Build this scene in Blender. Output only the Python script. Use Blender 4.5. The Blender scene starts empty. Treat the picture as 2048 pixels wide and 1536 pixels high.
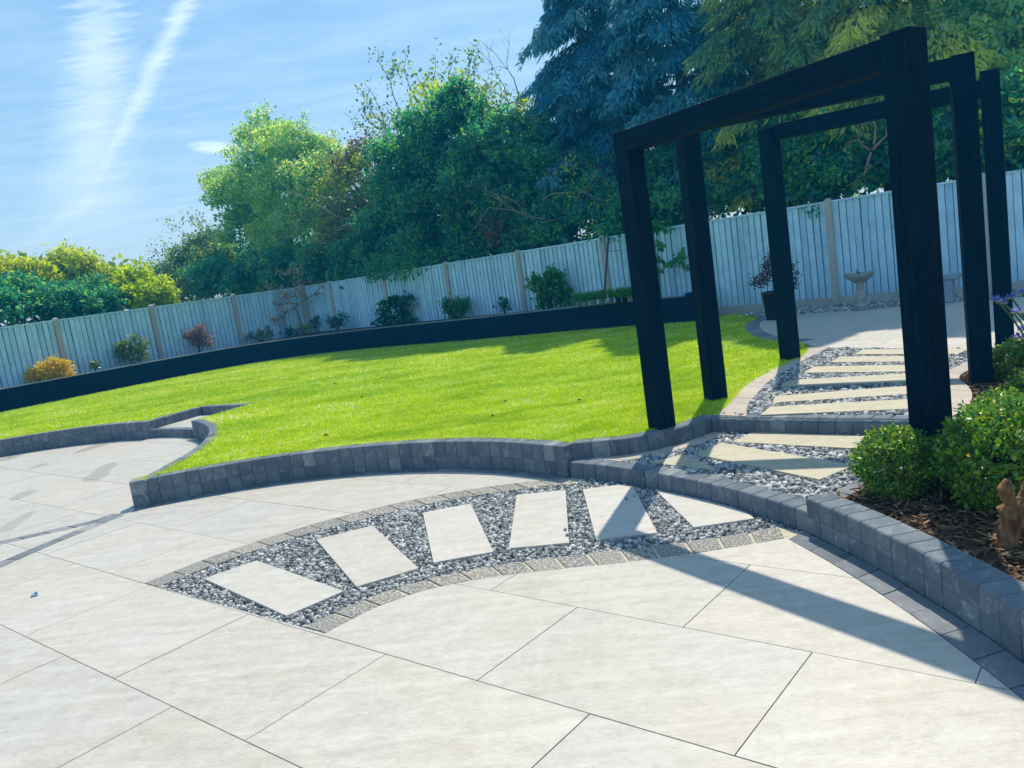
import bpy, math, random
import numpy as np
from mathutils import Vector, Matrix
from mathutils.geometry import delaunay_2d_cdt
random.seed(7)
RNG = np.random.default_rng(7)
S = bpy.context.scene
COL = S.collection
# ------------------------------------------------------------------ camera
VEIL_DENSITY = .0030
CAM_H = 1.75; FPX = 1605.0; ROLL = math.radians(8.34); PITCH = math.radians(8.14)
_c, _s = math.cos(ROLL), math.sin(ROLL)
FWD = np.array([0, math.cos(PITCH), -math.sin(PITCH)])
_up = np.array([0, math.sin(PITCH), math.cos(PITCH)])
_rt = np.array([1.0, 0, 0])
IX = _c*_rt - _s*_up
IU = _s*_rt + _c*_up
cam = bpy.data.cameras.new('camera'); cam.sensor_width = 36; cam.lens = FPX/2048*36
cam.clip_start = 0.05; cam.clip_end = 3000
camo = bpy.data.objects.new('camera', cam); COL.objects.link(camo)
camo.matrix_world = Matrix(((IX[0], IU[0], -FWD[0], 0), (IX[1], IU[1], -FWD[1], 0), (IX[2], IU[2], -FWD[2], CAM_H), (0, 0, 0, 1)))
S.camera = camo
S.render.resolution_x = 1024; S.render.resolution_y = 768
# ------------------------------------------------------------------ light
SUN_AZ = math.radians(21.5); SUN_EL = math.radians(54.1)
w = bpy.data.worlds.new('World'); S.world = w; w.use_nodes = True
nt = w.node_tree; nt.nodes.clear()
def wn(t, **k):
    n = nt.nodes.new(t)
    for a, b in k.items(): setattr(n, a, b)
    return n
def wm(op, a, b=None, c=None):
    n = wn('ShaderNodeMath', operation=op)
    for i, v in enumerate((a, b, c)):
        if v is None: continue
        if isinstance(v, (int, float)): n.inputs[i].default_value = v
        else: nt.links.new(v, n.inputs[i])
    return n.outputs[0]
sky = wn('ShaderNodeTexSky', sky_type='NISHITA', sun_disc=False)
sky.sun_elevation = SUN_EL; sky.sun_rotation = SUN_AZ
sky.air_density = 1.0; sky.dust_density = 0.35; sky.ozone_density = 2.0
gm = wn('ShaderNodeGamma'); gm.inputs[1].default_value = 0.35; nt.links.new(sky.outputs[0], gm.inputs[0])   # a clear, even summer sky
hs = wn('ShaderNodeHueSaturation'); hs.inputs['Saturation'].default_value = 2.35; hs.inputs['Hue'].default_value = 0.497; hs.inputs['Value'].default_value = 2.08
nt.links.new(gm.outputs[0], hs.inputs['Color'])
# high cirrus and two old contrails, laid out on a flat cloud layer overhead
tc = wn('ShaderNodeTexCoord'); sep = wn('ShaderNodeSeparateXYZ'); nt.links.new(tc.outputs['Generated'], sep.inputs[0])
zc = wm('MAXIMUM', sep.outputs[2], 0.03)
X = wm('DIVIDE', sep.outputs[0], zc); Y = wm('DIVIDE', sep.outputs[1], zc)
cmb = wn('ShaderNodeCombineXYZ'); nt.links.new(X, cmb.inputs[0]); nt.links.new(Y, cmb.inputs[1])
def wnoise(scale, detail, sx=1, sy=1, rz=0):
    mp = wn('ShaderNodeMapping'); mp.inputs['Scale'].default_value = (sx, sy, 1); mp.inputs['Rotation'].default_value = (0, 0, rz)
    nt.links.new(cmb.outputs[0], mp.inputs[0])
    n = wn('ShaderNodeTexNoise'); n.inputs['Scale'].default_value = scale; n.inputs['Detail'].default_value = detail
    n.inputs['Roughness'].default_value = 0.6
    nt.links.new(mp.outputs[0], n.inputs[0]); return n.outputs[0]
nA = wnoise(2.0, 7, 1, 2.2, 0.5); nB = wnoise(7, 5, 1, 3.0, 0.2); nC = wnoise(1.1, 5, 1, 2.0, -0.9)
def trail(x0, y0, x1, y1, w0, w1, amp, soft, ymin=0.0):
    # centre line x = a + b*y in layer coordinates, width growing from w0 to w1
    b = (x1-x0)/(y1-y0); a = x0 - b*y0
    dx = wm('ABSOLUTE', wm('ADD', wm('SUBTRACT', X, wm('MULTIPLY_ADD', Y, b, a)), wm('MULTIPLY', wm('SUBTRACT', nB, 0.5), soft)))
    k = (w1-w0)/(y1-y0)
    wd = wm('MAXIMUM', wm('MULTIPLY_ADD', Y, k, w0-k*y0), 0.02)
    m = wm('SUBTRACT', 1.0, wm('DIVIDE', dx, wd))
    m = wm('MINIMUM', wm('MAXIMUM', wm('MULTIPLY', m, 1.15), 0), 1)
    up = wm('GREATER_THAN', sep.outputs[2], 0.0)
    far = wm('MINIMUM', wm('MAXIMUM', wm('SUBTRACT', 1.9, wm('MULTIPLY', Y, 0.175)), 0), 1)
    if ymin: m = wm('MULTIPLY', m, wm('MINIMUM', wm('MAXIMUM', wm('SUBTRACT', Y, ymin), 0), 1))
    m = wm('MULTIPLY', wm('MULTIPLY', m, up), far)
    return wm('MULTIPLY', wm('MULTIPLY', m, wm('ADD', wm('MULTIPLY', nA, 0.6), 0.35)), amp)
t1 = trail(-1.09, 2.66, -2.6, 5.6, 0.11, 0.42, 0.56, 0.3)
t2 = trail(-0.86, 2.77, -2.22, 5.05, 0.055, 0.11, 0.66, 0.11)
t3 = trail(-3.4, 6.9, -5.2, 9.2, 0.16, 0.22, 0.4, 0.2, 6.2)
ci = wm('MULTIPLY', wm('MAXIMUM', wm('SUBTRACT', wm('MULTIPLY', wm('ADD', nC, nA), 0.5), 0.42), 0), 0.95)
# one small cumulus puff low over the trees
pf = wm('SUBTRACT', 1.0, wm('ADD', wm('POWER', wm('MULTIPLY', wm('ADD', X, 1.62), 6.5), 2.0), wm('POWER', wm('MULTIPLY', wm('SUBTRACT', Y, 5.2), 3.2), 2.0)))
pf = wm('MULTIPLY', wm('MAXIMUM', wm('ADD', pf, wm('MULTIPLY', wm('SUBTRACT', nB, 0.6), 1.4)), 0), 0.9)
tot = wm('MINIMUM', wm('ADD', wm('ADD', wm('MAXIMUM', t1, t2), t3), wm('ADD', ci, pf)), 0.85)
mx = wn('ShaderNodeMixRGB'); nt.links.new(tot, mx.inputs[0]); nt.links.new(hs.outputs[0], mx.inputs[1]); mx.inputs[2].default_value = (4.6, 5.3, 5.9, 1)
bg = wn('ShaderNodeBackground'); bg.inputs[1].default_value = 0.15
nt.links.new(mx.outputs[0], bg.inputs[0])
wo = wn('ShaderNodeOutputWorld'); nt.links.new(bg.outputs[0], wo.inputs[0])
sl = bpy.data.lights.new('sun', 'SUN'); sl.energy = 3.3; sl.angle = math.radians(0.53); sl.color = (1.0, 0.91, 0.75)
so = bpy.data.objects.new('sun', sl); COL.objects.link(so)
SUNV = Vector((math.sin(SUN_AZ)*math.cos(SUN_EL), math.cos(SUN_AZ)*math.cos(SUN_EL), math.sin(SUN_EL)))
so.rotation_euler = SUNV.to_track_quat('Z', 'Y').to_euler(); so.location = (8, 20, 30)
vs = S.view_settings; vs.view_transform = 'Standard'; vs.look = 'None'; vs.exposure = 0.66; vs.gamma = 1
S.cycles.max_bounces = 8; S.cycles.transparent_max_bounces = 8

# ------------------------------------------------------------------ helpers
ORG = np.array([0, 0, CAM_H])
def ray(x, y): return FWD + IX*((x-1024)/FPX) + IU*((768-y)/FPX)
def gz(x, y, z):                       # where the photo's sight line meets height z
    d = ray(x, y); return ORG + d*((z-CAM_H)/d[2])
NB = np.array([.6513, .7588]); DB = 14.863      # back fence: NB.p = DB
NL = np.array([-.705, .709]); DL = 21.52        # left fence
def behind(x, y, off, n=NB, dd=DB):
    d = ray(x, y); return ORG + d*((dd+off)/(n[0]*d[0]+n[1]*d[1]))
def depth(p): return float((np.asarray(p)-ORG) @ FWD)

def link(o, parent=None):
    COL.objects.link(o)
    if parent is not None: o.parent = parent
    return o
def mk(name, V, F, mat, parent=None, smooth=False):
    me = bpy.data.meshes.new(name); me.from_pydata([tuple(map(float, v)) for v in V], [], [tuple(map(int, f)) for f in F])
    if mat: me.materials.append(M[mat])
    if smooth: me.polygons.foreach_set('use_smooth', [True]*len(me.polygons))
    me.update()
    return link(bpy.data.objects.new(name, me), parent)
def np_mesh(name, V, F, mat, parent=None, rnd=None, smooth=False):
    """V (n,3), F (m,k) arrays; rnd: per-vertex float attribute"""
    me = bpy.data.meshes.new(name); k = F.shape[1]
    me.vertices.add(len(V)); me.vertices.foreach_set('co', V.astype(np.float32).ravel())
    me.loops.add(F.size); me.loops.foreach_set('vertex_index', F.astype(np.int32).ravel())
    me.polygons.add(len(F)); me.polygons.foreach_set('loop_start', np.arange(0, F.size, k, dtype=np.int32))
    if smooth: me.polygons.foreach_set('use_smooth', np.ones(len(F), dtype=bool))
    if rnd is not None:
        a = me.attributes.new('rnd', 'FLOAT', 'POINT'); a.data.foreach_set('value', rnd.astype(np.float32))
    me.materials.append(M[mat]); me.update(calc_edges=True)
    return link(bpy.data.objects.new(name, me), parent)
def tag(o, label=None, cat=None, group=None, kind=None):
    for k, v in (('label', label), ('category', cat), ('group', group), ('kind', kind)):
        if v: o[k] = v
    return o
def empty(name, loc=(0, 0, 0), rz=0):
    o = bpy.data.objects.new(name, None); o.empty_display_size = .1
    o.location = tuple(map(float, loc)); o.rotation_euler = (0, 0, rz); return link(o)
def pip(P, poly):
    P = np.asarray(P); x, y = P[:, 0], P[:, 1]; ins = np.zeros(len(P), bool); q = np.asarray(poly); n = len(q); j = n-1
    for i in range(n):
        xi, yi = q[i][:2]; xj, yj = q[j][:2]
        c = ((yi > y) != (yj > y)) & (x < (xj-xi)*(y-yi)/(yj-yi+1e-12)+xi); ins ^= c; j = i
    return ins
def resample(P, n):
    P = np.asarray(P, float); d = np.r_[0, np.cumsum(np.linalg.norm(np.diff(P, axis=0), axis=1))]
    t = np.linspace(0, d[-1], n); return np.c_[tuple(np.interp(t, d, P[:, k]) for k in range(P.shape[1]))]
def smooth(P, n=40):
    """Catmull-Rom through the points"""
    P = np.asarray(P, float); Q = np.vstack([2*P[0]-P[1], P, 2*P[-1]-P[-2]]); out = []
    for i in range(len(P)-1):
        a, b, c, d = Q[i:i+4]
        for t in np.linspace(0, 1, 9)[:-1]:
            out.append(.5*((2*b)+(c-a)*t+(2*a-5*b+4*c-d)*t*t+(3*b-a-3*c+d)*t**3))
    out.append(P[-1]); return resample(np.array(out), n)
def plen(P): return float(np.linalg.norm(np.diff(np.asarray(P), axis=0), axis=1).sum())
def offset(P, d):
    P = np.asarray(P, float); T = np.gradient(P, axis=0); T /= np.linalg.norm(T, axis=1)[:, None]
    return P + d*np.c_[-T[:, 1], T[:, 0]]
def prism(poly, z0, z1):
    n = len(poly); V = [(p[0], p[1], z0) for p in poly]+[(p[0], p[1], z1) for p in poly]
    F = [tuple(range(n-1, -1, -1)), tuple(range(n, 2*n))]+[(i, (i+1) % n, n+(i+1) % n, n+i) for i in range(n)]
    return V, F
def area2(poly):
    p = np.asarray(poly); return float(np.sum(p[:, 0]*np.roll(p[:, 1], -1)-np.roll(p[:, 0], -1)*p[:, 1]))
def ccw(poly): return list(poly) if area2(poly) > 0 else list(poly)[::-1]
def cdt(polys):
    """triangulate with all polygon outlines as constraints"""
    vs, es = [], []
    for p in polys:
        b = len(vs); vs += [Vector((float(q[0]), float(q[1]))) for q in p]; es += [(b+i, b+(i+1) % len(p)) for i in range(len(p))]
    r = delaunay_2d_cdt(vs, es, [], 0, 1e-5, False)
    V = np.array([(v.x, v.y) for v in r[0]]); F = np.array([list(f) for f in r[2]]); return V, F
def sheet(name, polys_in, polys_out, z, mat, parent=None):
    V, F = cdt(list(polys_in)+list(polys_out)); c = V[F].mean(1)
    k = np.zeros(len(F), bool)
    for p in polys_in: k |= pip(c, p)
    for p in polys_out: k &= ~pip(c, p)
    F = F[k]; u, inv = np.unique(F, return_inverse=True)
    V3 = np.c_[V[u], np.full(len(u), z)]
    return np_mesh(name, V3, inv.reshape(F.shape), mat, parent)
def slab_from_tris(name, V, F, z0, z1, mat, parent):
    u, inv = np.unique(F, return_inverse=True); F = inv.reshape(F.shape); V = V[u]; n = len(V)
    cnt = {}
    for f in F:
        for a, b in ((f[0], f[1]), (f[1], f[2]), (f[2], f[0])):
            if (b, a) in cnt: cnt.pop((b, a))
            else: cnt[(a, b)] = 1
    V3 = [(x, y, z1) for x, y in V]+[(x, y, z0) for x, y in V]
    F3 = [tuple(f) for f in F]+[(b, a, a+n, b+n) for a, b in cnt]
    return mk(name, V3, F3, mat, parent)
def scatter(base_list, pos, rot, scl, rnd=None):
    """stack copies of small base meshes; rot (n,3,3), scl (n,3)"""
    Vs, Fs, Rs, off = [], [], [], 0; n = len(pos); which = RNG.integers(0, len(base_list), n)
    for b, (bv, bf) in enumerate(base_list):
        i = np.where(which == b)[0]
        if not len(i): continue
        v = bv[None]*scl[i][:, None, :]; v = np.einsum('nij,nkj->nki', rot[i], v)+pos[i][:, None, :]
        f = bf[None]+(np.arange(len(i))*len(bv))[:, None, None]+off
        Vs.append(v.reshape(-1, 3)); Fs.append(f.reshape(-1, bf.shape[1])); off += len(i)*len(bv)
        if rnd is not None: Rs.append(np.repeat(rnd[i], len(bv)))
    return np.vstack(Vs), np.vstack(Fs), (np.concatenate(Rs) if rnd is not None else None)
def rand_rot(n, tilt=math.pi):
    a = RNG.uniform(0, 2*math.pi, n); b = RNG.normal(0, tilt, n); c = RNG.normal(0, tilt, n)
    ca, sa, cb, sb, cc, sc = np.cos(a), np.sin(a), np.cos(b), np.sin(b), np.cos(c), np.sin(c); o = np.zeros(n); e = np.ones(n)
    Rz = np.stack([ca, -sa, o, sa, ca, o, o, o, e], 1).reshape(n, 3, 3)
    Rx = np.stack([e, o, o, o, cb, -sb, o, sb, cb], 1).reshape(n, 3, 3)
    Ry = np.stack([cc, o, sc, o, e, o, -sc, o, cc], 1).reshape(n, 3, 3)
    return Rz @ Rx @ Ry
def tube_geo(path, rad, seg=6):
    """swept tube through path points"""
    P = np.asarray(path, float); n = len(P); rad = np.broadcast_to(np.asarray(rad, float), (n,)); V, F = [], []
    T = np.gradient(P, axis=0); T /= np.linalg.norm(T, axis=1)[:, None]+1e-9
    ref = np.array([.31, .17, .93]) if abs(T[0][2]) < .9 else np.array([1., .1, 0])
    for i in range(n):
        a = np.cross(T[i], ref); a /= np.linalg.norm(a)+1e-9; b = np.cross(T[i], a)
        for k in range(seg):
            t = 2*math.pi*k/seg; V.append(P[i]+rad[i]*(math.cos(t)*a+math.sin(t)*b))
    for i in range(n-1):
        for k in range(seg):
            F.append((i*seg+k, i*seg+(k+1) % seg, (i+1)*seg+(k+1) % seg, (i+1)*seg+k))
    F.append(tuple(range(seg-1, -1, -1))); F.append(tuple((n-1)*seg+k for k in range(seg)))
    return V, F
def tubes(name, lst, mat, parent=None, seg=6, sm=True):
    V, F = [], []
    for path, rad in lst:
        v, f = tube_geo(path, rad, seg); o = len(V); V += list(v); F += [tuple(i+o for i in q) for q in f]
    return mk(name, V, F, mat, parent, sm)
def lathe(name, prof, mat, parent=None, seg=20, loc=(0, 0, 0)):
    V, F = [], []
    for r, z in prof:
        for k in range(seg):
            t = 2*math.pi*k/seg; V.append((loc[0]+r*math.cos(t), loc[1]+r*math.sin(t), loc[2]+z))
    for i in range(len(prof)-1):
        for k in range(seg): F.append((i*seg+k, i*seg+(k+1) % seg, (i+1)*seg+(k+1) % seg, (i+1)*seg+k))
    F.append(tuple(range(seg-1, -1, -1))); F.append(tuple((len(prof)-1)*seg+k for k in range(seg)))
    return mk(name, V, F, mat, parent, True)
def box_geo(x0, x1, y0, y1, z0, z1):
    V = [(x, y, z) for z in (z0, z1) for y in (y0, y1) for x in (x0, x1)]
    return V, [(0, 2, 3, 1), (4, 5, 7, 6), (0, 1, 5, 4), (2, 6, 7, 3), (0, 4, 6, 2), (1, 3, 7, 5)]
def bbox_geo(sx, sy, sz, b):
    """bevelled box, base at z=0, centred in x and y"""
    import bmesh
    bm = bmesh.new(); bmesh.ops.create_cube(bm, size=1)
    for v in bm.verts: v.co = Vector((v.co.x*sx, v.co.y*sy, (v.co.z+.5)*sz))
    bmesh.ops.bevel(bm, geom=list(bm.edges), offset=b, segments=1, affect='EDGES', profile=.5)
    bm.verts.index_update(); V = [tuple(v.co) for v in bm.verts]; F = [tuple(v.index for v in f.verts) for f in bm.faces]; bm.free()
    return V, F

# ------------------------------------------------------------------ materials
M = {}
class NT:
    def __init__(s, name):
        m = bpy.data.materials.new(name); m.use_nodes = True; s.m = m; s.t = m.node_tree; s.t.nodes.clear(); M[name] = m
        s.out = s.n('ShaderNodeOutputMaterial')
    def n(s, t, **k):
        x = s.t.nodes.new(t)
        for a, b in k.items(): setattr(x, a, b)
        return x
    def l(s, a, b): s.t.links.new(a, b)
    def coord(s, kind='Object', scale=(1, 1, 1), rot=(0, 0, 0), rand=0):
        tcn = s.n('ShaderNodeTexCoord'); o = tcn.outputs[kind]
        if rand:
            oi = s.n('ShaderNodeObjectInfo'); m = s.n('ShaderNodeVectorMath', operation='SCALE'); v = s.n('ShaderNodeCombineXYZ')
            for i in range(3): s.l(oi.outputs['Random'], v.inputs[i])
            s.l(v.outputs[0], m.inputs[0]); m.inputs['Scale'].default_value = rand
            a = s.n('ShaderNodeVectorMath', operation='ADD'); s.l(o, a.inputs[0]); s.l(m.outputs[0], a.inputs[1]); o = a.outputs[0]
        mp = s.n('ShaderNodeMapping'); mp.inputs['Scale'].default_value = scale; mp.inputs['Rotation'].default_value = rot
        s.l(o, mp.inputs[0]); return mp.outputs[0]
    def noise(s, vec, scale, detail=4, rough=.55, dist=0):
        n = s.n('ShaderNodeTexNoise'); n.inputs['Scale'].default_value = scale; n.inputs['Detail'].default_value = detail
        n.inputs['Roughness'].default_value = rough; n.inputs['Distortion'].default_value = dist; s.l(vec, n.inputs[0]); return n.outputs[0]
    def ramp(s, fac, stops):
        r = s.n('ShaderNodeValToRGB'); e = r.color_ramp.elements
        while len(e) < len(stops): e.new(.5)
        for x, (p, c) in zip(e, stops): x.position = p; x.color = (*c, 1) if len(c) == 3 else c
        s.l(fac, r.inputs[0]); return r.outputs[0]
    def mix(s, f, a, b, mode='MIX'):
        x = s.n('ShaderNodeMixRGB', blend_type=mode)
        for i, v in enumerate((f, a, b)):
            if isinstance(v, (int, float)): x.inputs[i].default_value = v
            elif isinstance(v, tuple): x.inputs[i].default_value = (*v, 1)
            else: s.l(v, x.inputs[i])
        return x.outputs[0]
    def math(s, op, a, b=0):
        x = s.n('ShaderNodeMath', operation=op)
        for i, v in enumerate((a, b)):
            if isinstance(v, (int, float)): x.inputs[i].default_value = v
            else: s.l(v, x.inputs[i])
        return x.outputs[0]
    def rnd(s): return s.n('ShaderNodeObjectInfo').outputs['Random']
    def attr(s, name='rnd'): return s.n('ShaderNodeAttribute', attribute_name=name).outputs['Fac']
    def bsdf(s, col, rough=.6, spec=.3, bump=None, bs=.3, bd=.02):
        p = s.n('ShaderNodeBsdfPrincipled')
        if isinstance(col, tuple): p.inputs['Base Color'].default_value = (*col, 1)
        else: s.l(col, p.inputs['Base Color'])
        if isinstance(rough, (int, float)): p.inputs['Roughness'].default_value = rough
        else: s.l(rough, p.inputs['Roughness'])
        p.inputs['Specular IOR Level'].default_value = spec
        if bump is not None:
            b = s.n('ShaderNodeBump'); b.inputs['Strength'].default_value = bs; b.inputs['Distance'].default_value = bd
            s.l(bump, b.inputs['Height']); s.l(b.outputs[0], p.inputs['Normal'])
        s.p = p; s.l(p.outputs[0], s.out.inputs[0]); return p

TA = math.radians(-40.25)
def m_tile(name, c_lo, c_hi, wet=False):
    t = NT(name)
    v = t.coord(scale=(1, 1, 1), rot=(0, 0, .10), rand=37)
    mp = t.n('ShaderNodeMapping'); mp.inputs['Scale'].default_value = (1.0, 6.5, 1); t.l(v, mp.inputs[0])
    a = t.noise(mp.outputs[0], 2.2, 8, .62, .6); b = t.noise(v, 1.1, 4, .5); f = t.noise(mp.outputs[0], 17, 4, .6)
    col = t.ramp(t.math('ADD', t.math('MULTIPLY', a, .75), t.math('MULTIPLY', f, .25)), [(.36, c_lo), (.52, tuple((x+y)/2 for x, y in zip(c_lo, c_hi))), (.66, c_hi)])
    mo = t.noise(v, 11, 8, .72); col = t.mix(1, col, t.ramp(mo, [(.34, (.90, .89, .875)), (.5, (1, 1, 1)), (.64, (1.06, 1.055, 1.05))]), 'MULTIPLY')
    fs = t.noise(mp.outputs[0], 30, 6, .7); col = t.mix(1, col, t.ramp(fs, [(.36, (.88, .875, .865)), (.5, (1, 1, 1)), (.64, (1.08, 1.08, 1.08))]), 'MULTIPLY')
    warm = t.ramp(b, [(.35, (1, 1, 1)), (.7, (1.0, .97, .915))]); col = t.mix(1, col, warm, 'MULTIPLY')
    # hair-thin pale veins
    vn = t.noise(v, 2.3, 5, .6, 1.2); ridge = t.math('ABSOLUTE', t.math('SUBTRACT', vn, .5)); vein = t.ramp(ridge, [(0.0, (1, 1, 1)), (.012, (0, 0, 0))])
    col = t.mix(t.math('MULTIPLY', vein, .22), col, (.66, .64, .60))
    # freckles of grit
    sp = t.noise(v, 60, 2, .5); spk = t.ramp(sp, [(.735, (0, 0, 0)), (.77, (1, 1, 1))]); col = t.mix(t.math('MULTIPLY', spk, .5), col, (.26, .22, .17))
    tint = t.ramp(t.rnd(), [(0, (.945, .955, .965)), (.35, (1.01, 1.0, .98)), (.7, (.97, .965, .95)), (1, (1.03, 1.015, .985))]); col = t.mix(1, col, tint, 'MULTIPLY')
    r = .5
    if wet:
        wv = t.coord(scale=(1.2, .55, 1), rot=(0, 0, .55)); wnz = t.noise(wv, 1.25, 3, .45, .3)
        cc = t.n('ShaderNodeSeparateXYZ'); tcx = t.n('ShaderNodeTexCoord'); t.l(tcx.outputs['Object'], cc.inputs[0])
        zone = t.math('MULTIPLY', t.math('GREATER_THAN', cc.outputs[1], 7.4), t.math('LESS_THAN', cc.outputs[0], -3.9))
        wmask = t.math('MULTIPLY', t.ramp(wnz, [(.60, (0, 0, 0)), (.615, (1, 1, 1))]), zone)
        col = t.mix(t.math('MULTIPLY', wmask, .45), col, (.38, .34, .26))
        r = t.math('SUBTRACT', .5, t.math('MULTIPLY', wmask, .22))
    t.bsdf(col, r, .32, t.math('ADD', f, a), .12, .006)
m_tile('tile', (.455, .43, .385), (.56, .537, .492), True)
m_tile('flag', (.48, .458, .42), (.57, .547, .508))
m_tile('flag_cream', (.44, .405, .30), (.53, .49, .375))

t = NT('grout'); v = t.coord(); t.bsdf(t.ramp(t.noise(v, 6, 5), [(.35, (.16, .11, .065)), (.55, (.30, .23, .14)), (.7, (.46, .40, .30))]), .95, .1)
t = NT('pale_mortar'); v = t.coord(); t.bsdf(t.ramp(t.noise(v, 30, 4), [(.35, (.44, .39, .28)), (.7, (.60, .54, .42))]), .95, .1)
def m_block(name, lo, hi):
    t = NT(name); v = t.coord('Object', rand=53)
    a = t.noise(v, 5, 5, .6); b = t.noise(v, 90, 3, .6); e = t.noise(v, 9, 6, .7, 1.0)
    col = t.ramp(a, [(.3, lo), (.7, hi)])
    col = t.mix(t.ramp(t.math('ADD', t.math('MULTIPLY', e, .8), t.math('MULTIPLY', b, .2)), [(.53, (0, 0, 0)), (.70, (.7, .7, .7))]), col, (.40, .43, .45))
    tint = t.ramp(t.rnd(), [(0, (.84, .85, .87)), (.5, (1, 1, 1)), (.90, (1.10, 1.08, 1.05)), (.95, (1.3, 1.26, 1.18)), (1, (1.6, 1.5, 1.35))]); col = t.mix(1, col, tint, 'MULTIPLY')
    t.bsdf(col, .85, .25, t.math('ADD', b, t.math('MULTIPLY', e, .6)), .45, .004)
m_block('charcoal', (.10, .125, .15), (.175, .205, .23))
m_block('paver_dark', (.14, .155, .175), (.22, .235, .255))
t = NT('mortar'); v = t.coord(); t.bsdf(t.ramp(t.noise(v, 14, 5), [(.4, (.13, .155, .18)), (.62, (.30, .33, .35))]), .95, .1)
def m_speck(name, lo, hi, sp):
    t = NT(name); v = t.coord('Object', rand=11)
    a = t.noise(v, 75, 3, .75); b = t.noise(v, 4, 4)
    col = t.ramp(a, [(.36, lo), (.5, hi), (.62, sp)]); col = t.mix(t.math('MULTIPLY', b, .5), col, hi)
    tint = t.ramp(t.rnd(), [(0, (.85, .86, .88)), (1, (1.1, 1.07, 1.02))]); col = t.mix(1, col, tint, 'MULTIPLY')
    t.bsdf(col, .8, .3, a, .5, .004)
m_speck('paver_speckled', (.05, .055, .065), (.24, .23, .205), (.66, .63, .56))
m_speck('paver_buff', (.34, .29, .24), (.47, .41, .345), (.60, .54, .46))
t = NT('stone'); rn = t.attr(); v = t.coord(); nz = t.noise(v, 70, 3)
c = t.ramp(rn, [(0, (.07, .085, .09)), (.25, (.17, .185, .19)), (.5, (.33, .34, .335)), (.72, (.52, .515, .49)), (1, (.72, .70, .66))])
t.bsdf(t.mix(t.math('MULTIPLY', nz, .35), c, (.17, .18, .185)), .7, .35)
t = NT('gravel_bed'); v = t.coord(); t.bsdf(t.ramp(t.noise(v, 60, 4), [(.4, (.05, .06, .07)), (.65, (.22, .24, .26))]), .95, .1)
t = NT('lawn'); v = t.coord(); t.bsdf(t.ramp(t.noise(v, 9, 5), [(.35, (.21, .29, .002)), (.65, (.33, .42, .003))]), .95, .1)
def m_grass():
    t = NT('grass'); rn = t.attr(); v = t.coord(scale=(.8, 1.6, 1)); big = t.noise(v, 1.1, 6, .68, .5)
    c = t.ramp(rn, [(0, (.26, .42, .002)), (.45, (.50, .68, .002)), (.8, (.63, .78, .01)), (.93, (.72, .82, .12)), (1, (.90, .92, .58))])
    huge = t.noise(t.coord(scale=(.5, 1.1, 1), rot=(0, 0, .3)), .75, 3, .5); c = t.mix(1, c, t.ramp(huge, [(.36, (.80, .90, .8)), (.52, (1, 1, 1)), (.7, (1.12, 1.03, 1.6))]), 'MULTIPLY')
    c = t.mix(1, c, t.ramp(big, [(.34, (.66, .80, .6)), (.5, (1, 1, 1)), (.66, (1.2, 1.12, 5))]), 'MULTIPLY')
    pale = t.noise(t.coord(scale=(.7, 1.2, 1), rot=(0, 0, -.2)), 2.6, 7, .72); c = t.mix(t.ramp(pale, [(.50, (0, 0, 0)), (.66, (.5, .5, .5))]), c, (.66, .76, .24))
    p = t.bsdf(c, .6, .12); tr = t.n('ShaderNodeBsdfTranslucent')
    t.l(t.mix(1, c, (1.3, 1.25, .5), 'MULTIPLY'), tr.inputs[0]); ms = t.n('ShaderNodeMixShader'); ms.inputs[0].default_value = .42
    t.l(p.outputs[0], ms.inputs[1]); t.l(tr.outputs[0], ms.inputs[2]); t.l(ms.outputs[0], t.out.inputs[0])
m_grass()
def m_leaf(name, stops, trans=.38, rough=.45, spec=.35, tmul=(1.35, 1.25, .45)):
    t = NT(name); rn = t.attr()
    c = t.ramp(rn, stops); p = t.bsdf(c, rough, spec); tr = t.n('ShaderNodeBsdfTranslucent')
    t.l(t.mix(1, c, tmul, 'MULTIPLY'), tr.inputs[0]); ms = t.n('ShaderNodeMixShader'); ms.inputs[0].default_value = trans
    t.l(p.outputs[0], ms.inputs[1]); t.l(tr.outputs[0], ms.inputs[2]); t.l(ms.outputs[0], t.out.inputs[0])
m_leaf('leaf_mid', [(0, (.06, .34, .32)), (.3, (.22, .54, .34)), (.6, (.54, .70, .30)), (1, (.80, .80, .28))], .6)
m_leaf('leaf_ivy', [(0, (.014, .19, .20)), (.5, (.05, .34, .26)), (.80, (.20, .50, .17)), (1, (.54, .70, .04))], .56)
m_leaf('leaf_pale', [(0, (.05, .17, .10)), (.5, (.11, .26, .12)), (1, (.42, .52, .22))], .55)
m_leaf('leaf_olive', [(0, (.06, .20, .12)), (.4, (.20, .32, .13)), (.8, (.42, .44, .14)), (1, (.42, .22, .16))], .52)
m_leaf('leaf_plum', [(0, (.07, .03, .055)), (.5, (.14, .06, .075)), (1, (.26, .14, .10))], .3)
m_leaf('leaf_lime', [(0, (.24, .42, .01)), (.5, (.42, .58, .012)), (1, (.58, .68, .03))], .6)
m_leaf('leaf_hedge', [(0, (.18, .34, .04)), (.4, (.46, .58, .02)), (1, (.78, .76, .04))], .6)
m_leaf('needle_blue', [(0, (.012, .18, .30)), (.5, (.04, .27, .40)), (.85, (.12, .38, .44)), (1, (.34, .50, .40))], .25, .6, .2, (1.1, 1.15, .9))
m_leaf('needle_gold', [(0, (.04, .24, .25)), (.3, (.20, .42, .25)), (.6, (.56, .64, .18)), (1, (.92, .92, .26))], .62, .6, .2)
m_leaf('leaf_box', [(0, (.02, .13, .04)), (.4, (.08, .25, .04)), (.75, (.26, .42, .04)), (1, (.62, .60, .07))], .48, .3, .6)
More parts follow.
